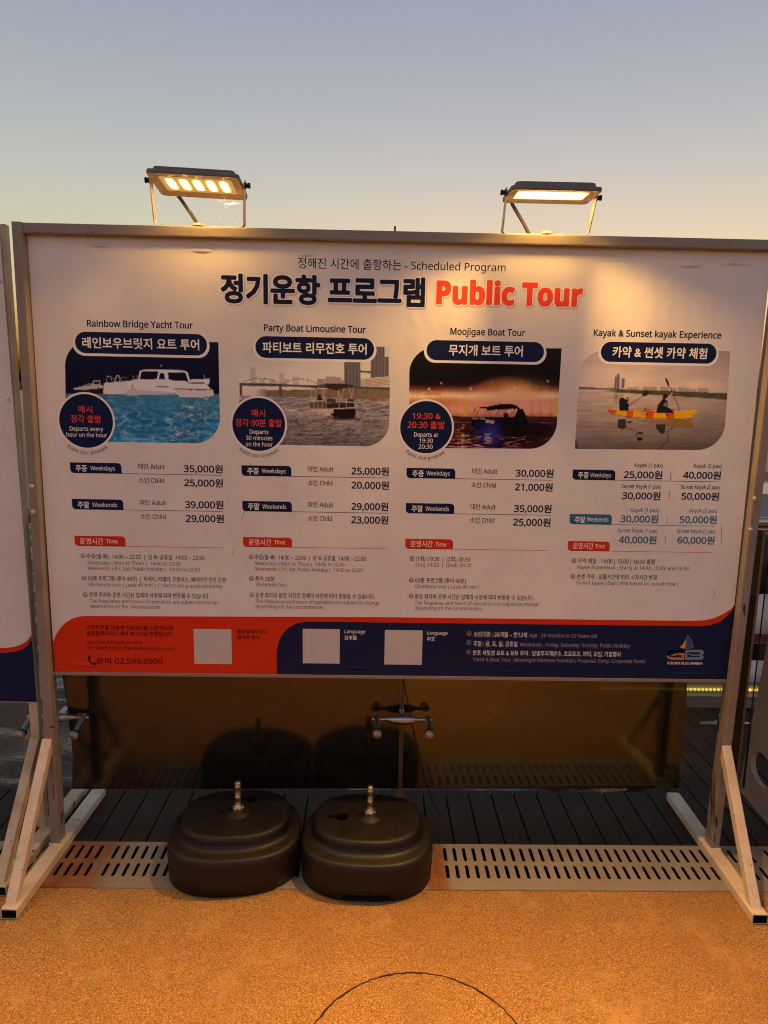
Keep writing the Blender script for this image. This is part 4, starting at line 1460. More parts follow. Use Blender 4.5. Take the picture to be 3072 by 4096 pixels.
wl = [[(.07, .05, -.002), (.075, .03, -.05), (.055, .04, -.085), (.045, .045, -.098)],
      [(.125, .02, -.003), (.09, .03, -.035), (.075, .03, -.05)],
      [(.13, -.01, -.02), (.10, .02, -.04), (.07, .03, -.03), (.03, .05, -.004)],
      [(.12, .0, -.075), (.115, .02, -.09), (.10, .03, -.1)],
      [(-.06, .06, -.002), (-.05, .055, -.025), (-.035, .05, -.06)],
      [(.09, .03, -.035), (.11, .0, -.045), (.132, -.02, -.05)]]
floodlight('left floodlight on the board, tilted, with five separate glowing diodes and cobwebs',
           (-0.803, 0, 2.221), (-0.516, 0, 2.221), (-0.783, -0.098, 2.336), (-0.497, -0.098, 2.327),
           [(-0.762, -0.185, 2.3335), (-0.489, -0.185, 2.3235)], [(-0.783, -0.02, 2.313), (-0.513, -0.02, 2.304)],
           (-0.729, 0.03, 2.318), (-0.668, 0.03, 2.229), True, 280.0, 15.5 * LAMP_GAIN, -0.663, wl)
wr = [[(.125, .07, -.002), (.135, .05, -.03), (.118, .06, -.02)], [(-.13, .06, -.002), (-.125, .06, -.025), (-.11, .065, -.005)]]
floodlight('right floodlight on the board, level, with an evenly glowing white window',
           (0.322, 0, 2.221), (0.603, 0, 2.221), (0.314, -0.098, 2.325), (0.593, -0.098, 2.316),
           [(0.318, -0.185, 2.3105), (0.589, -0.185, 2.3125)], [(0.313, -0.02, 2.3155), (0.584, -0.02, 2.3145)],
           (0.361, 0.03, 2.318), (0.426, 0.03, 2.218), False, 44.0, 30.5 * LAMP_GAIN, 0.466, wr)

# the next board carries the same lamps; this one hangs just outside the left edge of the photograph
def shift(p, dx=-1.42, dy=.10, dz=.0145):
    return (p[0] + dx, p[1] + dy, p[2] + dz)


_nl = floodlight('floodlight on the second board, past the left edge of the photo',
                 (-0.803, 0, 2.221), (-0.516, 0, 2.221), (-0.783, -0.098, 2.336), (-0.497, -0.098, 2.327),
                 [(-0.762, -0.185, 2.3335), (-0.489, -0.185, 2.3235)], [(-0.783, -0.02, 2.313), (-0.513, -0.02, 2.304)],
                 (-0.729, 0.03, 2.318), (-0.668, 0.03, 2.229), True, 235.0, 14.0 * LAMP_GAIN, -0.663, None)
_nl.location = shift(_nl.location)

# ------------------------------------------------------------------ paving, grating, deck, water
k = N('granule_paving'); c = k.coord()
flat = k.mapping(c, (1, 1, 0))
g1 = k.voro(flat, 330)
gc = k.n('TexVoronoi'); k.set(gc, 'Vector', flat); gc.inputs['Scale'].default_value = 330
cellv = k.sep(gc.outputs['Color'])[0]
big = k.noise(flat, 1.3, 6, 0.62)
mid = k.noise(k.mapping(flat, (1, 1, 1), (3.1, 7.7, 0)), 5.5, 6, 0.7)
col = k.ramp(cellv, [(0.0, (0.32, 0.145, 0.034)), (0.30, (0.57, 0.27, 0.060)), (0.80, (0.63, 0.305, 0.070)), (0.97, (0.80, 0.50, 0.20))])
pit = k.ramp(k.noise(flat, 190, 3, 0.7), [(0.33, BW(1)), (0.42, BW(0))])
col = k.mix(k.math('MULTIPLY', pit, .85), col, (0.075, 0.032, 0.015, 1))
gap = k.ramp(g1, [(0.45, BW(0)), (0.66, BW(1))])
col = k.mix(k.math('MULTIPLY', gap, .65), col, (0.10, 0.045, 0.02, 1))
# worn paler tracks, darker damp stains and a few scuffs
col = k.mix(k.math('MULTIPLY', k.ramp(big, [(0.44, BW(0)), (0.66, BW(1))]), 0.75), col, k.mix(0.55, col, (0.26, 0.11, 0.036, 1)))
col = k.mix(k.math('MULTIPLY', k.ramp(mid, [(0.54, BW(0)), (0.72, BW(1))]), 0.50), col, (0.64, 0.36, 0.13, 1))
sc = k.noise(k.mapping(flat, (2.5, 14, 1), (1.3, .4, 0)), 1.2, 5, .65)
col = k.mix(k.math('MULTIPLY', k.ramp(sc, [(0.62, BW(0)), (0.74, BW(1))]), 0.35), col, (0.70, 0.45, 0.22, 1))
h = k.math('SUBTRACT', 1.0, g1)
M['paving'] = k.p(Base_Color=col, Roughness=0.72, Normal=k.bump(k.noise(flat, 200, 3, .7), .9, .004, k.bump(h, .7, .003)))
k = N('open_joint'); M['joint'] = k.p(Base_Color=(0.012, 0.008, 0.006, 1), Roughness=0.9)

GX0, GX1 = -6.0, 7.0
CC, CR = (0.056, -0.880), 0.309
mb = MB()
circ = [(CC[0] + CR * math.cos(t), CC[1] + CR * math.sin(t)) for t in np.linspace(0, 2 * math.pi, 97)[:-1]]
gv, gf = outline_mesh([(GX0, -9.0), (GX1, -9.0), (GX1, -0.2195), (GX0, -0.2195)], [circ], 0.0, lambda x, y, z: (x, y, 0.0))
mb.add(gv, gf, M['paving'])
ground = tag(mb.build('paving'), kind='structure')
# the round infill set flush in the paving, with its ragged open joint
mb = MB()
ri, ro = [], []
for i in range(180):
    t = i / 180 * 2 * math.pi
    w = 0.0024 + 0.0020 * math.sin(5 * t + 1) * math.sin(13 * t) + rng.normal(0, .0008)
    cc = CR + rng.normal(0, .0012)
    ri.append((CC[0] + (cc - max(w, .0015)) * math.cos(t), CC[1] + (cc - max(w, .0015)) * math.sin(t)))
    ro.append((CC[0] + (cc + .0018) * math.cos(t), CC[1] + (cc + .0018) * math.sin(t)))
cv_, cf_ = outline_mesh(ri, [], 0.0, lambda x, y, z: (x, y, 0.0))
mb.add(cv_, cf_, M['paving'])
cover = mb.build('round_cover')
tag(cover, 'round paving cover set flush in the orange granule paving', 'cover')
mb = MB()
mb.add([(x, y, -0.006) for x, y in [(CC[0] + (CR + .02) * math.cos(t), CC[1] + (CR + .02) * math.sin(t)) for t in np.linspace(0, 2 * math.pi, 65)[:-1]]], [tuple(range(64))], M['joint'])
mb.add([(x, y, 0.0008) for x, y in ri + ro], [(i, (i + 1) % 180, 180 + (i + 1) % 180, 180 + i) for i in range(180)], M['joint'])
mb.build('open_joint', cover)

k = N('worn_galvanised_steel'); c = k.coord()
x = k.sep(c)[0]
rn = k.noise(k.mapping(c, (7, 7, 7)), 1, 5, .65)
def near_x(x0, wdt):
    return k.ramp(k.math('ABSOLUTE', k.math('SUBTRACT', x, x0)), [(0.0, BW(1)), (wdt, BW(0))])
msk = k.math('MAXIMUM', k.math('MAXIMUM', near_x(-1.13, .20), near_x(0.165, .07)), k.math('MULTIPLY', near_x(1.42, .07), .5))
rust = k.ramp(k.math('MULTIPLY', msk, k.math('ADD', rn, .35)), [(.22, BW(0)), (.56, BW(1))])
base = k.mix(k.noise(c, 5, 5), (0.24, 0.195, 0.155, 1), (0.38, 0.315, 0.25, 1))
base = k.mix(k.math('MULTIPLY', k.ramp(k.noise(c, 60, 4), [(.55, BW(0)), (.7, BW(1))]), .35), base, (0.22, 0.16, 0.11, 1))
M['grate'] = k.p(Base_Color=k.mix(rust, base, k.mix(k.noise(c, 40, 4), (0.16, 0.055, 0.02, 1), (0.42, 0.17, 0.055, 1))), Roughness=0.5, Metallic=0.25, Normal=k.bump(k.noise(c, 120, 3), .2, .001))

GY0, GY1 = -0.2165, 0.031
def stadium(cx, cy, w, l, n=6):
    r = w / 2
    return [(cx + r * math.cos(t), cy + l / 2 - r + r * math.sin(t)) for t in np.linspace(0, math.pi, n)] + \
           [(cx - r * math.cos(t), cy - l / 2 + r - r * math.sin(t)) for t in np.linspace(0, math.pi, n)]


pieces = [(-2.45, -1.0525, 'rust streaked drain grating left of the seam beside the left board foot'), (-1.0515, 0.1695, 'drain grating running beneath the two black parasol bases'),
          (0.1705, 1.4005, 'clean drain grating between the right parasol base and the right board foot'), (1.4015, 2.7, 'drain grating at the far right beyond the board foot')]
for x0, x1, lab in pieces:
    holes = []
    n = int(math.floor((x1 - x0 - 0.02) / 0.0362))
    off = x0 + (x1 - x0 - (n - 1) * 0.0362) / 2
    if x0 == -1.0515:
        off = x0 + 0.030
    for i in range(n):
        hx = off + i * 0.0362
        if hx > x1 - 0.012:
            break
        holes += [stadium(hx + .0006, -0.0295, 0.0126, 0.077), stadium(hx - .0006, -0.1255, 0.0126, 0.071)]
    mb = MB()
    vs, fs = outline_mesh([(x0, GY0), (x1, GY0), (x1, GY1), (x0, GY1)], holes, 0.003, lambda x, y, z: (x, y, z + 0.0022))
    mb.add(vs, fs, M['grate'])
    g = tag(mb.build('drain_grating'), lab, 'drain grating', 'perforated drain gratings')
# steel angle that edges the paving, and the dark channel beneath
mb = MB()
mb.box((GX0, -0.2195, -0.2), (GX1, -0.2168, 0.0035), M['grate'])
tag(mb.build('kerb_angle'), kind='structure')
mb = MB()
mb.add([(GX0, -0.2195, -0.2), (GX1, -0.2195, -0.2), (GX1, 0.05, -0.2), (GX0, 0.05, -0.2)], [(0, 1, 2, 3)], M['dark'])
mb.add([(GX0, 0.048, -0.2), (GX1, 0.048, -0.2), (GX1, 0.048, -0.03), (GX0, 0.048, -0.03)], [(0, 1, 2, 3)], M['dark'])
tag(mb.build('drain_channel'), kind='structure')
for sx0, sx1 in ((GX0, -2.451), (2.701, GX1)):
    mb = MB(); mb.box((sx0, GY0, -.004), (sx1, GY1, .003), M['grate']); tag(mb.build('channel_cover'), kind='structure')

# deck boards
k = N('dark_deck_board'); c = k.coord()
wv = k.n('TexWave', wave_type='BANDS', bands_direction='X'); k.set(wv, 'Vector', c); wv.inputs['Scale'].default_value = 46; wv.inputs['Distortion'].default_value = .6; wv.inputs['Detail'].default_value = 2
st = k.noise(k.mapping(c, (30, 2.2, 1)), 1, 5, .65)
bi = k.noise(k.mapping(c, (10.15, .2, 1)), 1, 1)
col = k.mix(st, (0.018, 0.010, 0.0065, 1), (0.044, 0.026, 0.017, 1))
col = k.mix(k.math('MULTIPLY', k.ramp(k.noise(c, 9, 5), [(.55, BW(0)), (.8, BW(1))]), .4), col, (0.07, 0.052, 0.044, 1))
spk = k.math('MULTIPLY', k.ramp(k.voro(c, 16), [(0.0, BW(1)), (0.03, BW(1)), (0.045, BW(0))]), k.ramp(k.noise(c, 4, 3), [(.50, BW(0)), (.56, BW(1))]))
col = k.mix(spk, col, (.34, .29, .24, 1))
M['deck'] = k.p(Base_Color=col, Roughness=0.75, Specular_IOR_Level=.25, Normal=k.bump(wv.outputs[0], .5, .002))
mb = MB()
x = -5.0
PITCH_D = 0.0985
x = 0.152 - PITCH_D * 50
while x < 6.5:
    y1 = 0.405 if x < 1.13 else 1.275
    x0, x1 = x + .003, x + PITCH_D - .003
    b = .002
    prof = lambda y: [(x0, y, -.03), (x1, y, -.03), (x1, y, -b), (x1 - b, y, 0), (x0 + b, y, 0), (x0, y, -b)]
    mb.loft([prof(0.0345), prof(y1)], M['deck'], smooth=False)
    x += PITCH_D
mb.box((-5, 0.036, -.10), (6.5, .40, -.034), M['dark'])
mb.box((1.13, .40, -.10), (6.5, 1.27, -.034), M['dark'])
tag(mb.build('deck'), kind='structure')
# screw heads near the board ends
mb = MB()
for i in range(60):
    x = 0.152 - PITCH_D * 40 + i * PITCH_D + .028
    for dx in (0, .043):
        mb.lathe((x + dx, .372, .0004), (0, 0, 1), [(0, .0034), (.0006, .003)], M['rubber'], 10)
dk = bpy.data.objects['deck']
mb.build('screw', dk)

# river
k = N('river_water'); c = k.coord()
w1 = k.noise(k.mapping(c, (1.0, 1.6, 1)), 2.0, 4, .6)
w2 = k.noise(k.mapping(c, (1.0, 2.0, 1)), 9, 4, .6)
hh = k.math('ADD', w1, k.math('MULTIPLY', w2, .22))
M['water'] = k.p(Base_Color=(0.085, 0.070, 0.056, 1), Roughness=0.08, IOR=1.5, Specular_IOR_Level=.8, Normal=k.bump(w2, .6, .05))
from mathutils import noise as mnoise
mb = MB()
nxw, nyw = 330, 190
xs_w = np.linspace(-7, 8, nxw + 1)
ys_w = .36 + 9.6 * np.linspace(0, 1, nyw + 1) ** 1.5
vw = []
for yy in ys_w:
    for xx in xs_w:
        e = min(1, (9.96 - yy) / 1.5) * min(1, (xx + 7) / .6) * min(1, (8 - xx) / .6)
        a = mnoise.noise((xx * 2.2 + .9 * yy, yy * 4.0, 0.3))
        b = mnoise.noise((xx * 6.0 - 1.5 * yy, yy * 10.0, 4.3))
        c2 = 1 - abs(mnoise.noise((xx * 2.4 + yy * .8, yy * 4.2, 9.1))) * 2
        vw.append((xx, yy, -.5 + e * (.085 * a + .030 * b + .045 * c2)))
fw = [(j_ * (nxw + 1) + i_, j_ * (nxw + 1) + i_ + 1, (j_ + 1) * (nxw + 1) + i_ + 1, (j_ + 1) * (nxw + 1) + i_) for j_ in range(nyw) for i_ in range(nxw)]
mb.add(vw, fw, M['water'], True)
for x0_, x1_, y0_, y1_ in ((-600, -7, .36, 1500), (8, 600, .36, 1500), (-7, 8, 9.96, 1500)):
    mb.add([(x0_, y0_, -.5), (x1_, y0_, -.5), (x1_, y1_, -.5), (x0_, y1_, -.5)], [(0, 1, 2, 3)], M['water'])
tag(mb.build('river_water'), kind='structure')
k = N('hazy_bank'); c = k.coord()
M['bank'] = k.p(Base_Color=k.mix(k.noise(c, .05, 4), (0.05, 0.055, 0.05, 1), (0.12, 0.11, 0.10, 1)), Roughness=1)
mb = MB()
top = [(x_, 520.0, 4 + 7 * (0.5 + 0.5 * math.sin(x_ * .013)) * (0.6 + .4 * math.sin(x_ * .041 + 2))) for x_ in np.linspace(-600, 600, 90)]
ring_b = [(p[0], p[1], -.6) for p in top]
bk = [(p[0], p[1] + 60, -.6) for p in top]
mb.loft([ring_b, top, bk], M['bank'], cap=(False, False), closed=False)
tag(mb.build('far_bank'), kind='structure')

# ------------------------------------------------------------------ parasol bases
k = N('black_moulded_plastic'); c = k.coord()
dust = k.ramp(k.noise(c, 14, 6, .7), [(.5, BW(0)), (.85, BW(1))])
spk = k.ramp(k.voro(c, 34), [(0.0, BW(1)), (0.035, BW(1)), (0.05, BW(0))])
spk = k.math('MULTIPLY', spk, k.ramp(k.noise(c, 7, 3), [(.56, BW(0)), (.60, BW(1))]))
M['plastic'] = k.p(Base_Color=k.mix(spk, k.mix(k.math('MULTIPLY', dust, .35), (0.006, 0.0033, 0.0022, 1), (0.014, 0.008, 0.0052, 1)), (.45, .38, .30, 1)), Roughness=k.ramp(k.noise(c, 25, 4), [(.3, BW(.46)), (.8, BW(.6))]),
                   Normal=k.bump(k.voro(c, 420), .28, .0008), Specular_IOR_Level=.42)
k = N('brassy_steel'); c = k.coord()
M['stub'] = k.p(Base_Color=k.mix(k.ramp(k.noise(c, 60, 5), [(.45, BW(0)), (.65, BW(1))]), (0.55, 0.42, 0.26, 1), (0.40, 0.24, 0.12, 1)), Metallic=.9, Roughness=.35)


def se(a, b, n, t):
    cth, sth = math.cos(t), math.sin(t)
    return (math.copysign(abs(cth) ** (2 / n), cth) * a, math.copysign(abs(sth) ** (2 / n), sth) * b)


def parasol_base(label, loc, rot, hole, notch):
    root = tag(empty('parasol_base', loc), label, 'parasol base', 'black parasol bases under the board')
    root.rotation_euler = (0, 0, rot)
    A, B, NN = 0.238, 0.202, 128
    prof = [(0.965, .965, 0, 0.0), (0.985, .985, 0, .004), (0.992, .992, 0, .045), (0.995, .995, 0, .047), (0.995, .995, 0, .049), (0.992, .992, 0, .051), (1.0, 1.0, 0, .090), (0.996, .996, 0, .116), (0.984, .984, 0, .127), (0.962, .962, 0, .1335),
            (.935, .930, .002, .1353), (.885, .860, .010, .1365), (.852, .812, .016, .1385), (.836, .788, .018, .145), (.828, .778, .018, .158), (.822, .771, .018, .168), (.808, .756, .018, .1755), (.780, .730, .018, .1793), (.72, .68, .018, .1803)]
    rings = []
    for sx_, sy_, cy_, z in prof:
        r = []
        up = min(1, cy_ / .018)
        for i in range(NN):
            t = 2 * math.pi * i / NN + math.pi / NN
            n = 4.6 + .4 * up
            a_, b_ = A * sx_, B * sy_
            x_, y_ = se(a_, b_, n, t)
            ux_, uy_ = x_ / a_, y_ / b_
            y_ = b_ * (uy_ * (1 + .25 * (1 - ux_ * ux_))) / 1.25
            x_ = a_ * (ux_ * (1 + .13 * (1 - uy_ * uy_))) / 1.13
            if up and uy_ < 0:
                x_ *= 1 - .07 * up * uy_ * uy_
            zz = z
            if notch and z < .03 and abs(x_ - .008) < .078 and y_ < -.13:
                zz = .024 if z < .002 else .026
            r.append((x_, y_ + cy_, zz))
        rings.append(r)
    mb = MB()
    mb.loft(rings, M['plastic'], cap=(False, False))
    # top face with its filler opening
    hx, hy = hole
    key = [(hx + .0235 * math.cos(t), hy + .0235 * math.sin(t)) for t in np.linspace(-2.75, 2.75, 26)]
    key += [(hx - .047, hy + .009), (hx - .051, hy + .004), (hx - .051, hy - .004), (hx - .047, hy - .009)]
    rim = [(p[0], p[1]) for p in rings[-1]]
    vs, fs = outline_mesh(rim, [key], 0.0, lambda x, y, z: (x, y, .1803))
    mb.add(vs, fs, M['plastic'])
    lip = [[(hx + (p[0] - hx) * s, hy + (p[1] - hy) * s, z) for p in key] for s, z in ((1, .1803), (.97, .174), (.95, .140), (.95, .10))]
    mb.loft(lip, M['plastic'], cap=(False, True), smooth=False)
    mb.add([(x_, y_, .002) for x_, y_, z in rings[0]], [tuple(range(NN))], M['dark'])
    mb.build('body', root)
    # steel stub with flange and nut
    fx, fy, fz = .008, .018, .1803
    mb = MB()
    mb.lathe((fx, fy, fz), (0, 0, 1), [(0, .047), (.0015, .047), (.003, .0425), (.006, .036), (.010, .027), (.012, .0185)], M['plastic'], 32)
    mb.build('flange', root)
    mb = MB()
    mb.lathe((fx, fy, fz + .010), (0, 0, 1), [(0, .0195), (.010, .0195), (.014, .0165), (.022, .0135), (.026, .0105), (.050, .0105), (.051, .0118), (.054, .0118), (.055, .0105), (.090, .0108), (.091, .0120), (.094, .0120), (.095, .0105), (.106, .0108), (.110, .0098), (.1105, .0)], M['stub'], 24)
    mb.build('stub_pole', root)
    mb = MB()
    mb.lathe((fx, fy, fz + .0115), (0, 0, 1), [(0, .0225), (.011, .0225), (.013, .020)], M['stub'], 6)
    o = mb.build('nut', root)
    for pl in o.data.polygons:
        pl.use_smooth = False
    return root


parasol_base('left black parasol base with an unbroken front skirt', (-0.566, -0.066, 0.001), R(6), (.050, .100), False)
parasol_base('right black parasol base with a keyhole opening and a notch in its front skirt', (-0.086, -0.086, 0.001), R(-2), (-.094, .014), True)

# ------------------------------------------------------------------ glass railing
k = N('clear_glass'); c = k.coord()
gl = k.n('BsdfGlossy'); gl.inputs['Roughness'].default_value = .015
tr = k.n('BsdfTransparent'); tr.inputs['Color'].default_value = (.80, .84, .78, 1)
fr = k.n('Fresnel'); fr.inputs['IOR'].default_value = 1.6
mx = k.n('MixShader'); k.set(mx, 0, fr.outputs[0]); k.t.links.new(tr.outputs[0], mx.inputs[1]); k.t.links.new(gl.outputs[0], mx.inputs[2])
k.t.links.new(mx.outputs[0], k.out.inputs['Surface'])
M['glass'] = k.m
k = N('glass_edge'); M['glassedge'] = k.p(Base_Color=(.020, .022, .016, 1), Roughness=.4, Specular_IOR_Level=.08)


def film_mat(name, tint, refl, trans):
    k = N(name); c = k.coord()
    nn = k.noise(k.mapping(c, (4, 4, 2.5)), 1, 4, .6)
    xx = k.sep(c)[0]
    wr_ = k.ramp(xx, [(0.40, BW(.02)), (0.72, BW(.05)), (1.0, BW(1))])
    edge_ = k.math('MULTIPLY', nn, wr_)
    bp = k.bump(edge_, .55, .05, k.bump(k.noise(c, 1.1, 2), .02, .02))
    g_ = k.n('BsdfGlossy'); g_.inputs['Roughness'].default_value = .105; g_.inputs['Color'].default_value = tint
    k.set(g_, 'Normal', bp)
    t_ = k.n('BsdfTransparent'); t_.inputs['Color'].default_value = trans
    d_ = k.n('BsdfDiffuse'); d_.inputs['Color'].default_value = (.016, .011, .007, 1)
    m1 = k.n('MixShader'); k.set(m1, 0, .55); k.t.links.new(d_.outputs[0], m1.inputs[1]); k.t.links.new(t_.outputs[0], m1.inputs[2])
    m2 = k.n('MixShader'); k.set(m2, 0, refl); k.t.links.new(m1.outputs[0], m2.inputs[1]); k.t.links.new(g_.outputs[0], m2.inputs[2])
    k.t.links.new(m2.outputs[0], k.out.inputs['Surface'])
    return k.m


M['film_b'] = film_mat('brown_window_film', (.95, .80, .66, 1), .060, (.07, .055, .045, 1))
M['film_y'] = film_mat('yellowed_window_film', (.95, .90, .52, 1), .092, (.06, .05, .025, 1))

TH = 0.0175
GYC = 0.222
gy = lambda x: GYC + math.tan(TH) * x


def gpt(px, py):
    """sight line met with the slightly turned glass plane"""
    d = AF + AR * (px - CX) / FPX - AU * (py - CY) / FPX
    n = np.array([-math.tan(TH), 1.0, 0.0])
    t = (GYC - (CAM @ n)) / (d @ n)
    return CAM + t * d


GZ0, GZ1 = 0.118, 1.20
seam_l, seam_r = gpt(1604, 2705)[0], gpt(1619, 2705)[0]
capL1, capL0 = gpt(295, 2942), gpt(75, 2955)
s1 = (capL0[0] + capL1[0]) / 2
end_r = gpt(2990, 2700)[0]
wpane = 1.36
panes = [(s1 - .018 - wpane, s1 - .018, 'clear glass panel left of the board, open to the river', 0),
         (s1 + .018, seam_l, 'brown filmed glass panel behind the two black parasol bases', 1),
         (seam_r, end_r, 'yellowish filmed glass panel with a torn film edge at its right', 2),
         (end_r + .036, end_r + .036 + wpane, 'clear glass panel at the far right beyond the board', 0)]
for x0, x1, lab, film in panes:
    pr = tag(empty('glass_railing', ((x0 + x1) / 2, gy((x0 + x1) / 2), GZ0)), lab, 'glass panel', 'glass railing panels')
    pr.rotation_euler = (0, 0, TH)
    hw = (x1 - x0) / 2 / math.cos(TH)
    mb = MB()
    H = GZ1 - GZ0
    t = .010
    mb.add([(-hw, 0, 0), (hw, 0, 0), (hw, 0, H), (-hw, 0, H)], [(0, 1, 2, 3)], M['glass'])
    v = [(-hw, 0, 0), (hw, 0, 0), (hw, 0, H), (-hw, 0, H), (-hw, t, 0), (hw, t, 0), (hw, t, H), (-hw, t, H)]
    mb.add(v, [(0, 4, 5, 1), (1, 5, 6, 2), (2, 6, 7, 3), (3, 7, 4, 0)], M['glassedge'])
    mb.build('pane', pr)
    if film:
        if film == 1:
            lx = gpt(262, 2705)[0] - (x0 + x1) / 2
            out_ = [(lx, .0), (hw - .002, .0), (hw - .002, H), (lx, H)]
            zz = np.linspace(H, 0, 16)[1:-1]
            out_ += [(lx + .010 * math.sin(z * 9) - .002 + rng.normal(0, .001), z) for z in zz]
        else:
            rx = gpt(2752, 2720)[0] - (x0 + x1) / 2
            rb = gpt(2714, 3140)[0] - (x0 + x1) / 2
            zz = np.linspace(.004, .75, 30)
            zr = gpt(2752, 2720)[2] - GZ0
            out_ = [(-hw + .002, .0), (rb, .0)] + [(rb + (rx - rb) * z / zr + .0022 * math.sin(z * 40) + rng.normal(0, .0013), z) for z in zz] + [(rx + .02, H), (-hw + .002, H)]
        vs, fs = outline_mesh(out_, [], 0.0, lambda x, y, z: (x, -.0012, y))
        mb = MB()
        mb.add(vs, fs, M['film_b' if film == 1 else 'film_y'])
        mb.build('window_film', pr)
        if film == 2:      # a narrow strip of the same film left along the far edge
            lx2 = gpt(2925, 2700)[0] - (x0 + x1) / 2
            mb = MB()
            mb.add([(lx2, -.0012, 0), (hw - .002, -.0012, 0), (hw - .002, -.0012, H), (lx2 + .03, -.0012, H)], [(0, 1, 2, 3)], M['film_y'])
            mb.build('window_film', pr)
# handrail along the glass
mb = MB()
mb.tube((-5, gy(-5) + .02, 1.235), (6, gy(6) + .02, 1.235), .021, M['steel'], n=20)
mb.tube((-5, gy(-5) + .02, 1.206), (6, gy(6) + .02, 1.206), .009, M['steel'], n=12)
tag(mb.build('handrail'), 'polished steel handrail running along the top of the glass panels', 'handrail')


k = N('satin_cap'); M['capm'] = k.p(Base_Color=(.46, .36, .26, 1), Metallic=.6, Roughness=.42)


def spider(label, apx, cpx, front=True):
    """steel fitting at a seam: two tapered arms, and two studs that end in round caps towards the viewer"""
    ya, yc = (.172 if front else .30), .092
    pa, pc = ray(*apx, 1, ya), ray(*cpx, 1, yc)
    root = tag(empty('glass_clamp', tuple(pa)), label, 'clamp', 'steel clamps holding the glass')
    xw = .100
    dz, dxc = pc[2] - pa[2], pc[0] - pa[0]
    mb = MB()
    for s in (-1, 1):
        mb.lathe((s * .014, 0, 0), (s, 0, 0), [(0, .0185), (.008, .0185), (.018, .0165), (.044, .0100), (.049, .0072), (xw - .02, .0072)], M['steel'], 20)
        mb.lathe((s * xw, 0, 0), (s, 0, 0), [(-.014, .006), (.018, .006), (.020, .004)], M['steel'], 12)
    mb.lathe((-.014, 0, 0), (1, 0, 0), [(0, .020), (.028, .020)], M['steel'], 20)
    mb.lathe((0, .02, 0), (0, 1, 0), [(-.02, .012), (.05, .012)], M['steel'], 14)
    mb.build('arm', root)
    for s in (-1, 1) if front else ():
        d = Vector((dxc, yc - ya, dz))
        L = d.length
        d.normalize()
        st_ = MB()
        st_.lathe(Vector((s * xw, 0, 0)) - d * .012, d, [(0, .0115), (L - .006, .0115)], M['steel'], 18)
        so = st_.build('stud', root)
        cp = MB()
        cp.lathe(Vector((s * xw, 0, 0)) + d * (L - .016), d, [(0, .0168), (.006, .0172), (.014, .0168), (.016, .0155), (.0165, 0)], M['capm'], 22)
        cp.build('cap', so)
        wa = MB()
        wa.lathe(Vector((s * xw, 0, 0)) + d * (L - .024), d, [(0, .0170), (.0075, .0178)], M['rubber'], 22)
        wa.build('washer', so)
    return root


xm = (seam_l + seam_r) / 2
spider('steel glass clamp at the middle seam above the right parasol base', (1609, 2878), (1614, 2945))
spider('steel glass clamp beside the left post of the board', (232, 2868), (185, 2948))
spider('steel glass clamp just behind the right post of the board', (2916, 2894), (2944, 2975), False)
# upright flat bars behind the seams
k = N('orange_lit_bar'); M['litbar'] = k.p(Base_Color=(.26, .12, .04, 1), Roughness=.5)  # orange light falling on the bars is put into this base colour
for xs, lab in ((xm, 'painted flat bar post behind the middle glass seam'), (s1, 'painted flat bar post behind the left glass seam'), (end_r + .018, 'painted flat bar post behind the right glass seam')):
    mb = MB()
    yb = gy(xs) + .125
    mb.box((xs - .016, yb - .085, 0.0005), (xs + .016, yb - .075, 1.19), M['litbar'])
    mb.box((xs - .03, yb - .105, 0.0005), (xs + .03, yb - .03, .009), M['rubber'])
    tag(mb.build('railing_post', bevel=.001), lab, 'railing post', 'flat bar railing posts')
# thin cable hanging behind the middle seam
p0, p1 = gpt(1612, 2715), gpt(1704, 3135)
mb = MB()
mid = (p0 + p1) / 2 + np.array([.012, 0, .02])
mb.path([(p0[0], p0[1] - .012, p0[2] + .4), (p0[0], p0[1] - .012, p0[2]), (mid[0] - .02, mid[1] - .012, mid[2]), (p1[0], p1[1] - .012, p1[2]), (p1[0] + .06, p1[1] - .02, .004)], .0028, M['rubber'], 8)
tag(mb.build('loose_cable'), 'thin black cable dangling in front of the middle glass seam', 'cable')

# ------------------------------------------------------------------ neighbouring board on the left
nb = tag(empty('notice_board', (-2.6, 0.1, 0)), 'second notice board cut off at the left edge of the photo', 'notice board')
sh = Vector((2.6, -0.1, 0))
PO = M['paint_old']
def nbt(name, p0, p1, w, h, m, **kw):
    for q in ('cut0', 'cut1'):
        if q in kw:
            kw[q] = (Vector(kw[q][0]) + sh, kw[q][1])
    return tube_thing(name, nb, Vector(p0) + sh, Vector(p1) + sh, w, h, m, **kw)
for dx in (0, -2.56):
    nbt('post', (-1.339 + dx, .0855, .035), (-1.339 + dx, .0855, 2.235), .034, .030, PO)
    nbt('foot', (-1.330 + dx, -.260, .0185), (-1.305 + dx, .440, .0185), .053, .035, PO, hollow=.09, dark=M['dark'])
    nbt('brace', (-1.338 + dx, -.220, .036), (-1.341 + dx, .054, .36), .035, .034, PO, cut0=((0, 0, .036), (0, 0, 1)), cut1=((0, .0695, 0), (0, 1, 0)))
nbt('top_rail', (-3.88, .10, 2.219), (-1.3565, .10, 2.219), .052, .033, M['rail'], side=(0, 1, 0))
mb = MB()
NL = lambda x, z: (x + 2.6, z)
def npoly(pts, m, y, thick=0.0):
    vs, fs = outline_mesh([NL(*p) for p in pts], [], thick, lambda a, b, t: (a, y - .1 + t, b))
    mb.add(vs, fs, m)
npoly([(-3.86, .549), (-1.319, .549), (-1.338, 2.20), (-3.86, 2.20)], M['vinyl'], .0655, .006)
npl = mb.build('sign_panel', nb)
mb = MB()
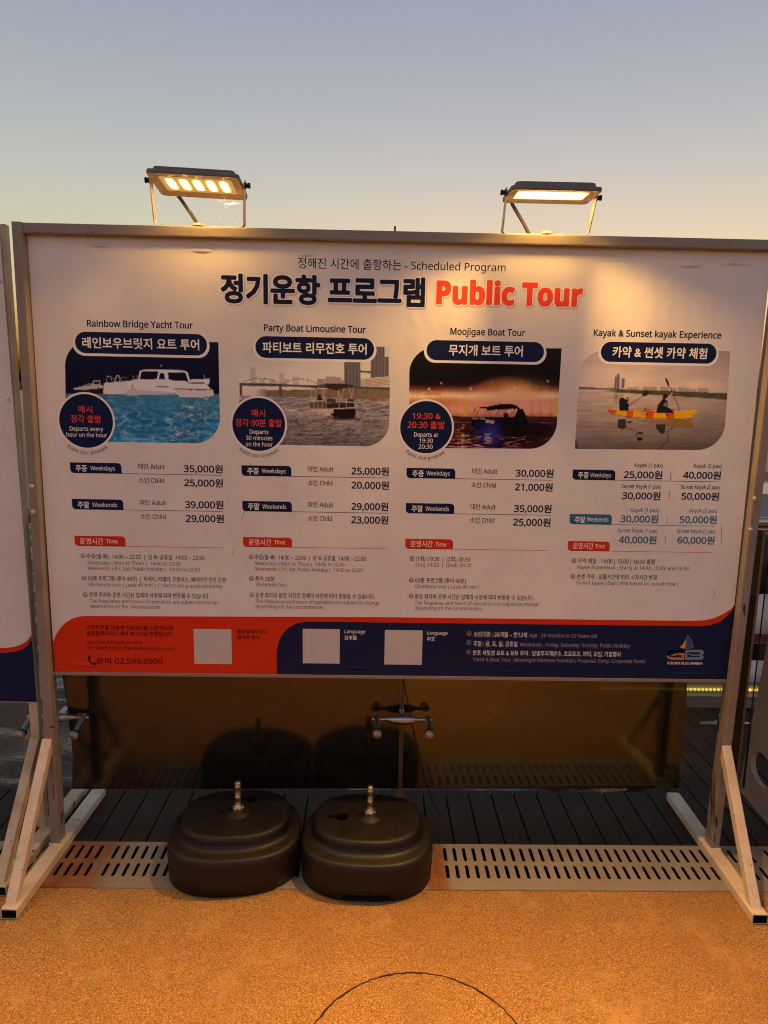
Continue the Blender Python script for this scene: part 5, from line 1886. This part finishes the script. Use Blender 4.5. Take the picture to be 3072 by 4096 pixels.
curve_r = [(-1.322, .815), (-1.330, .800), (-1.345, .784), (-1.365, .772), (-1.39, .764), (-1.42, .760), (-1.50, .758)]
npoly([(-3.858, .551)] + [(-1.3195, .551)] + curve_r + [(-3.858, .757)], M['vinyl'] if False else INK['band'], .0621)
curve_n = [(-1.3215, .800), (-1.330, .782), (-1.345, .765), (-1.365, .753), (-1.39, .745), (-1.42, .741), (-1.50, .739)]
npoly([(-3.858, .551)] + [(-1.3195, .551)] + curve_n + [(-3.858, .738)], INK['navy'], .0617)
mb.build('footer_print', npl)
for z in (1.66, 2.05):
    b = MB()
    b.lathe((-1.362 + .015 + 2.6, -.0384, z), (0, -1, 0), [(0, .0055), (.0012, .0055), (.0022, .003)], M['bolt'], 12)
    b.build('screw', nb)

# ------------------------------------------------------------------ things behind and to the right
# beige panel with an oval opening
k = N('beige_laminate'); c = k.coord()
M['beige'] = k.p(Base_Color=k.mix(k.noise(c, 260, 3), (0.30, 0.235, 0.18, 1), (0.40, 0.32, 0.25, 1)), Roughness=.5)
PX = 1.475
pl_ = lambda px, py: ray(px, py, 0, PX)[1:]
a0 = pl_(2953, 3156); a1 = pl_(3044, 2700); b0 = pl_(3065, 3290)
top = a1 + (a1 - a0) * .55
outer = [tuple(a0), tuple(a1), tuple(top), (top[0] - .55, top[1]), (-.42, a0[1]), (-.42, .0005), (-.30, .0005), (-.26, b0[1] - .005), tuple(b0)]
ct, cbm, cl_ = pl_(3030, 3004), pl_(3049, 3145), pl_(3001, 3061)
oc = np.array([cl_[0] - .075, (ct[1] + cbm[1]) / 2])
ell = [(oc[0] + .077 * math.cos(t), oc[1] + .066 * math.sin(t)) for t in np.linspace(0, 2 * math.pi, 41)[:-1]]
ep = tag(empty('side_panel', (PX, 0, 0)), 'beige panel with an oval opening standing at the right edge', 'panel')
vs, fs = outline_mesh(outer, [ell], .022, lambda y, z, t: (t + .011, y, z))
mb = MB(); mb.add(vs, fs, M['beige'])
mb.build('board', ep)
mb = MB()
mb.tube((.10, oc[0] + .10, oc[1] + .09), (.10, oc[0] - .14, oc[1] - .08), .008, M['steel'])
mb.box((.18, oc[0] - .25, .05), (.19, oc[0] + .06, .5), M['beige'])
mb.build('stretcher', ep)

# aluminium edge rail of the pier with a rope light
mb = MB()
k = N('aluminium'); M['alu'] = k.p(Base_Color=(.34, .34, .36, 1), Metallic=.5, Roughness=.5)
y0 = 1.29
prof = [(y0, .001), (y0 - .03, .001), (y0 - .03, .03), (y0 - .012, .034), (y0 - .012, .055), (y0 - .026, .058), (y0 - .026, .066), (y0 + .02, .066), (y0 + .02, .125), (y0 - .005, .13), (y0 - .005, .145), (y0 + .06, .145), (y0 + .06, .001)]
mb.loft([[(1.14, y, z) for y, z in prof], [(6.4, y, z) for y, z in prof]], M['alu'], smooth=False)
tag(mb.build('edge_rail'), 'silver aluminium rail along the far edge of the deck', 'rail')
k = N('rope_light_glow')
e = k.n('Emission'); k.set(e, 'Color', (1.0, .70, .10, 1)); k.set(e, 'Strength', 1.1); k.t.links.new(e.outputs[0], k.out.inputs['Surface']); M['rope'] = k.m
mb = MB()
nb_ = 150
for i in range(nb_):
    x = 1.2 + i * .0225
    mb.lathe((x, y0 + .006, .090), (1, 0, .25), [(0, .002), (.004, .0075), (.009, .0088), (.014, .0075), (.018, .002)], M['rope'], 10)
tag(mb.build('rope_light'), 'yellow twisted rope light glowing along the deck edge', 'light')

# inflatable boat moored behind the deck edge
k = N('white_hypalon'); c = k.coord()
M['hyp'] = k.p(Base_Color=k.mix(k.noise(c, 6, 3), (.60, .48, .46, 1), (.70, .58, .55, 1)), Roughness=.5)
k = N('maroon_strake'); M['maroon'] = k.p(Base_Color=(.16, .02, .02, 1), Roughness=.45)
ib = tag(empty('inflatable_boat', (2.4, 1.75, -.3)), 'pale inflatable boat moored beyond the rope light', 'boat')
o_ = Vector((2.4, 1.75, -.3))
for yy, zz, r in ((1.50, .065, .115), (2.20, .22, .17)):
    mb = MB()
    mb.lathe(Vector((1.0, yy, zz)) - o_, (1, 0, 0), [(-.14, .03), (-.08, r * .7), (0, r), (4.0, r), (4.1, r * .7), (4.16, .03)], M['hyp'], 32)
    t_ = mb.build('tube', ib)
    mb = MB()
    mb.box(Vector((1.0, yy - r * 1.03, zz - .11)) - o_, Vector((5.0, yy - r * .6, zz - .055)) - o_, M['maroon'])
    mb.build('strake', t_)
mb = MB()
mb.box(Vector((1.05, 1.5, -.28)) - o_, Vector((4.9, 2.2, -.22)) - o_, M['alu'])
mb.build('floor', ib)

# black outboard motor hanging at the boat's near end
mb = MB()
q0 = ray(3058, 2255, 1, 2.75)
for s_, m_ in ((1.0, M['rubber']),):
    rings = []
    for w_, h_ in ((.04, -.22), (.16, -.20), (.24, -.10), (.26, .05), (.24, .16), (.15, .22), (.05, .235)):
        rings.append([(q0[0] - o_[0] + w_ * math.copysign(abs(math.cos(t)) ** .7, math.cos(t)) * 1.5, 2.75 - o_[1] + w_ * math.copysign(abs(math.sin(t)) ** .7, math.sin(t)), q0[2] - o_[2] + h_) for t in np.linspace(0, 2 * math.pi, 25)[:-1]])
    mb.loft(rings, m_)
mb.box((q0[0] - o_[0] - .06, 2.70 - o_[1], -.35), (q0[0] - o_[0] + .06, 2.80 - o_[1], q0[2] - o_[2] - .18), M['rubber'])
mb.build('outboard_motor', ib)

# motor boat further off, seen past the right post
k = N('gelcoat'); M['gel'] = k.p(Base_Color=(.36, .36, .38, 1), Roughness=.25)
k = N('blue_stripe'); M['bstripe'] = k.p(Base_Color=(.02, .03, .10, 1), Roughness=.3)
bt = tag(empty('motor_boat', (6.9, 7.5, -.5)), 'white motor boat with dark stripes on the river at right', 'boat')
ob = Vector((6.9, 7.5, -.5))
def hull(z, s):
    pts = []
    for t in np.linspace(0, 1, 12):
        w = .95 * s * (1 - (1 - min(1, t * 1.6)) ** 2.2)
        pts.append((-2.6 * (1 - t * .0) + 5.4 * t - .3 * (1 - s) * 3, -w, z))
    return pts + [(p[0], -p[1], p[2]) for p in pts[::-1]]
mb = MB()
lv = [(-.12, .72), (.25, .9), (.26, .905), (.38, .93), (.39, .935), (.52, .96), (.53, .965), (.62, .98), (.63, .985), (.95, 1.03)]
for i in range(len(lv) - 1):
    mb.loft([hull(*lv[i]), hull(*lv[i + 1])], [M['gel'], M['bstripe'], M['maroon'], M['gel'], M['bstripe'], M['gel'], M['bstripe'], M['gel'], M['gel']][i], cap=(False, i == len(lv) - 2), smooth=False)
mb.build('hull', bt)
mb = MB()
mb.loft([[(-.6, -.7, .95), (2.4, -.7, .95), (2.4, .7, .95), (-.6, .7, .95)], [(-.1, -.62, 1.55), (2.2, -.62, 1.55), (2.2, .62, 1.55), (-.1, .62, 1.55)]], M['gel'], smooth=False)
cab = mb.build('cabin', bt)
mb = MB()
mb.loft([[(-.42, -.712, 1.12), (2.3, -.712, 1.12), (2.3, -.69, 1.12), (-.42, -.69, 1.12)], [(-.14, -.645, 1.45), (2.2, -.645, 1.45), (2.2, -.62, 1.45), (-.14, -.62, 1.45)]], M['bstripe'], smooth=False)
mb.build('window', cab)
# timber mooring rails between
mb = MB()
k = N('weathered_timber'); c = k.coord()
M['timber'] = k.p(Base_Color=k.mix(k.noise(k.mapping(c, (2, 30, 30)), 1, 4), (.30, .19, .10, 1), (.46, .31, .18, 1)), Roughness=.7)
mr = tag(empty('mooring_rail', (3.4, 2.9, -.5)), 'low timber mooring rail across the water behind the right post', 'rail')
for z0, z1 in ((1.32, 1.39), (.86, .92)):
    mb = MB(); mb.box((-1.3, -.03, z0 + .28), (2.6, .03, z1 + .28), M['timber']); mb.build('crossbar', mr, bevel=.004)
for xx in (-.9, .9, 2.4):
    mb = MB(); mb.box((xx - .04, .032, -.3), (xx + .04, .10, 1.75), M['timber']); mb.build('upright', mr, bevel=.004)

# thin mooring pole out on the river, its tip above the board
tp = ray(1580, 905, 1, 12.0)
mb = MB()
mb.tube((tp[0] + .01, 12, -.6), (tp[0], 12, tp[2]), .019, M['rubber'], n=12)
mb.tube((tp[0] - .02, 12, tp[2] - .03), (tp[0] - .004, 12, tp[2] - .05), .006, M['rubber'], n=8)
tag(mb.build('mooring_pole'), 'thin dark pole rising behind the middle of the board', 'pole')
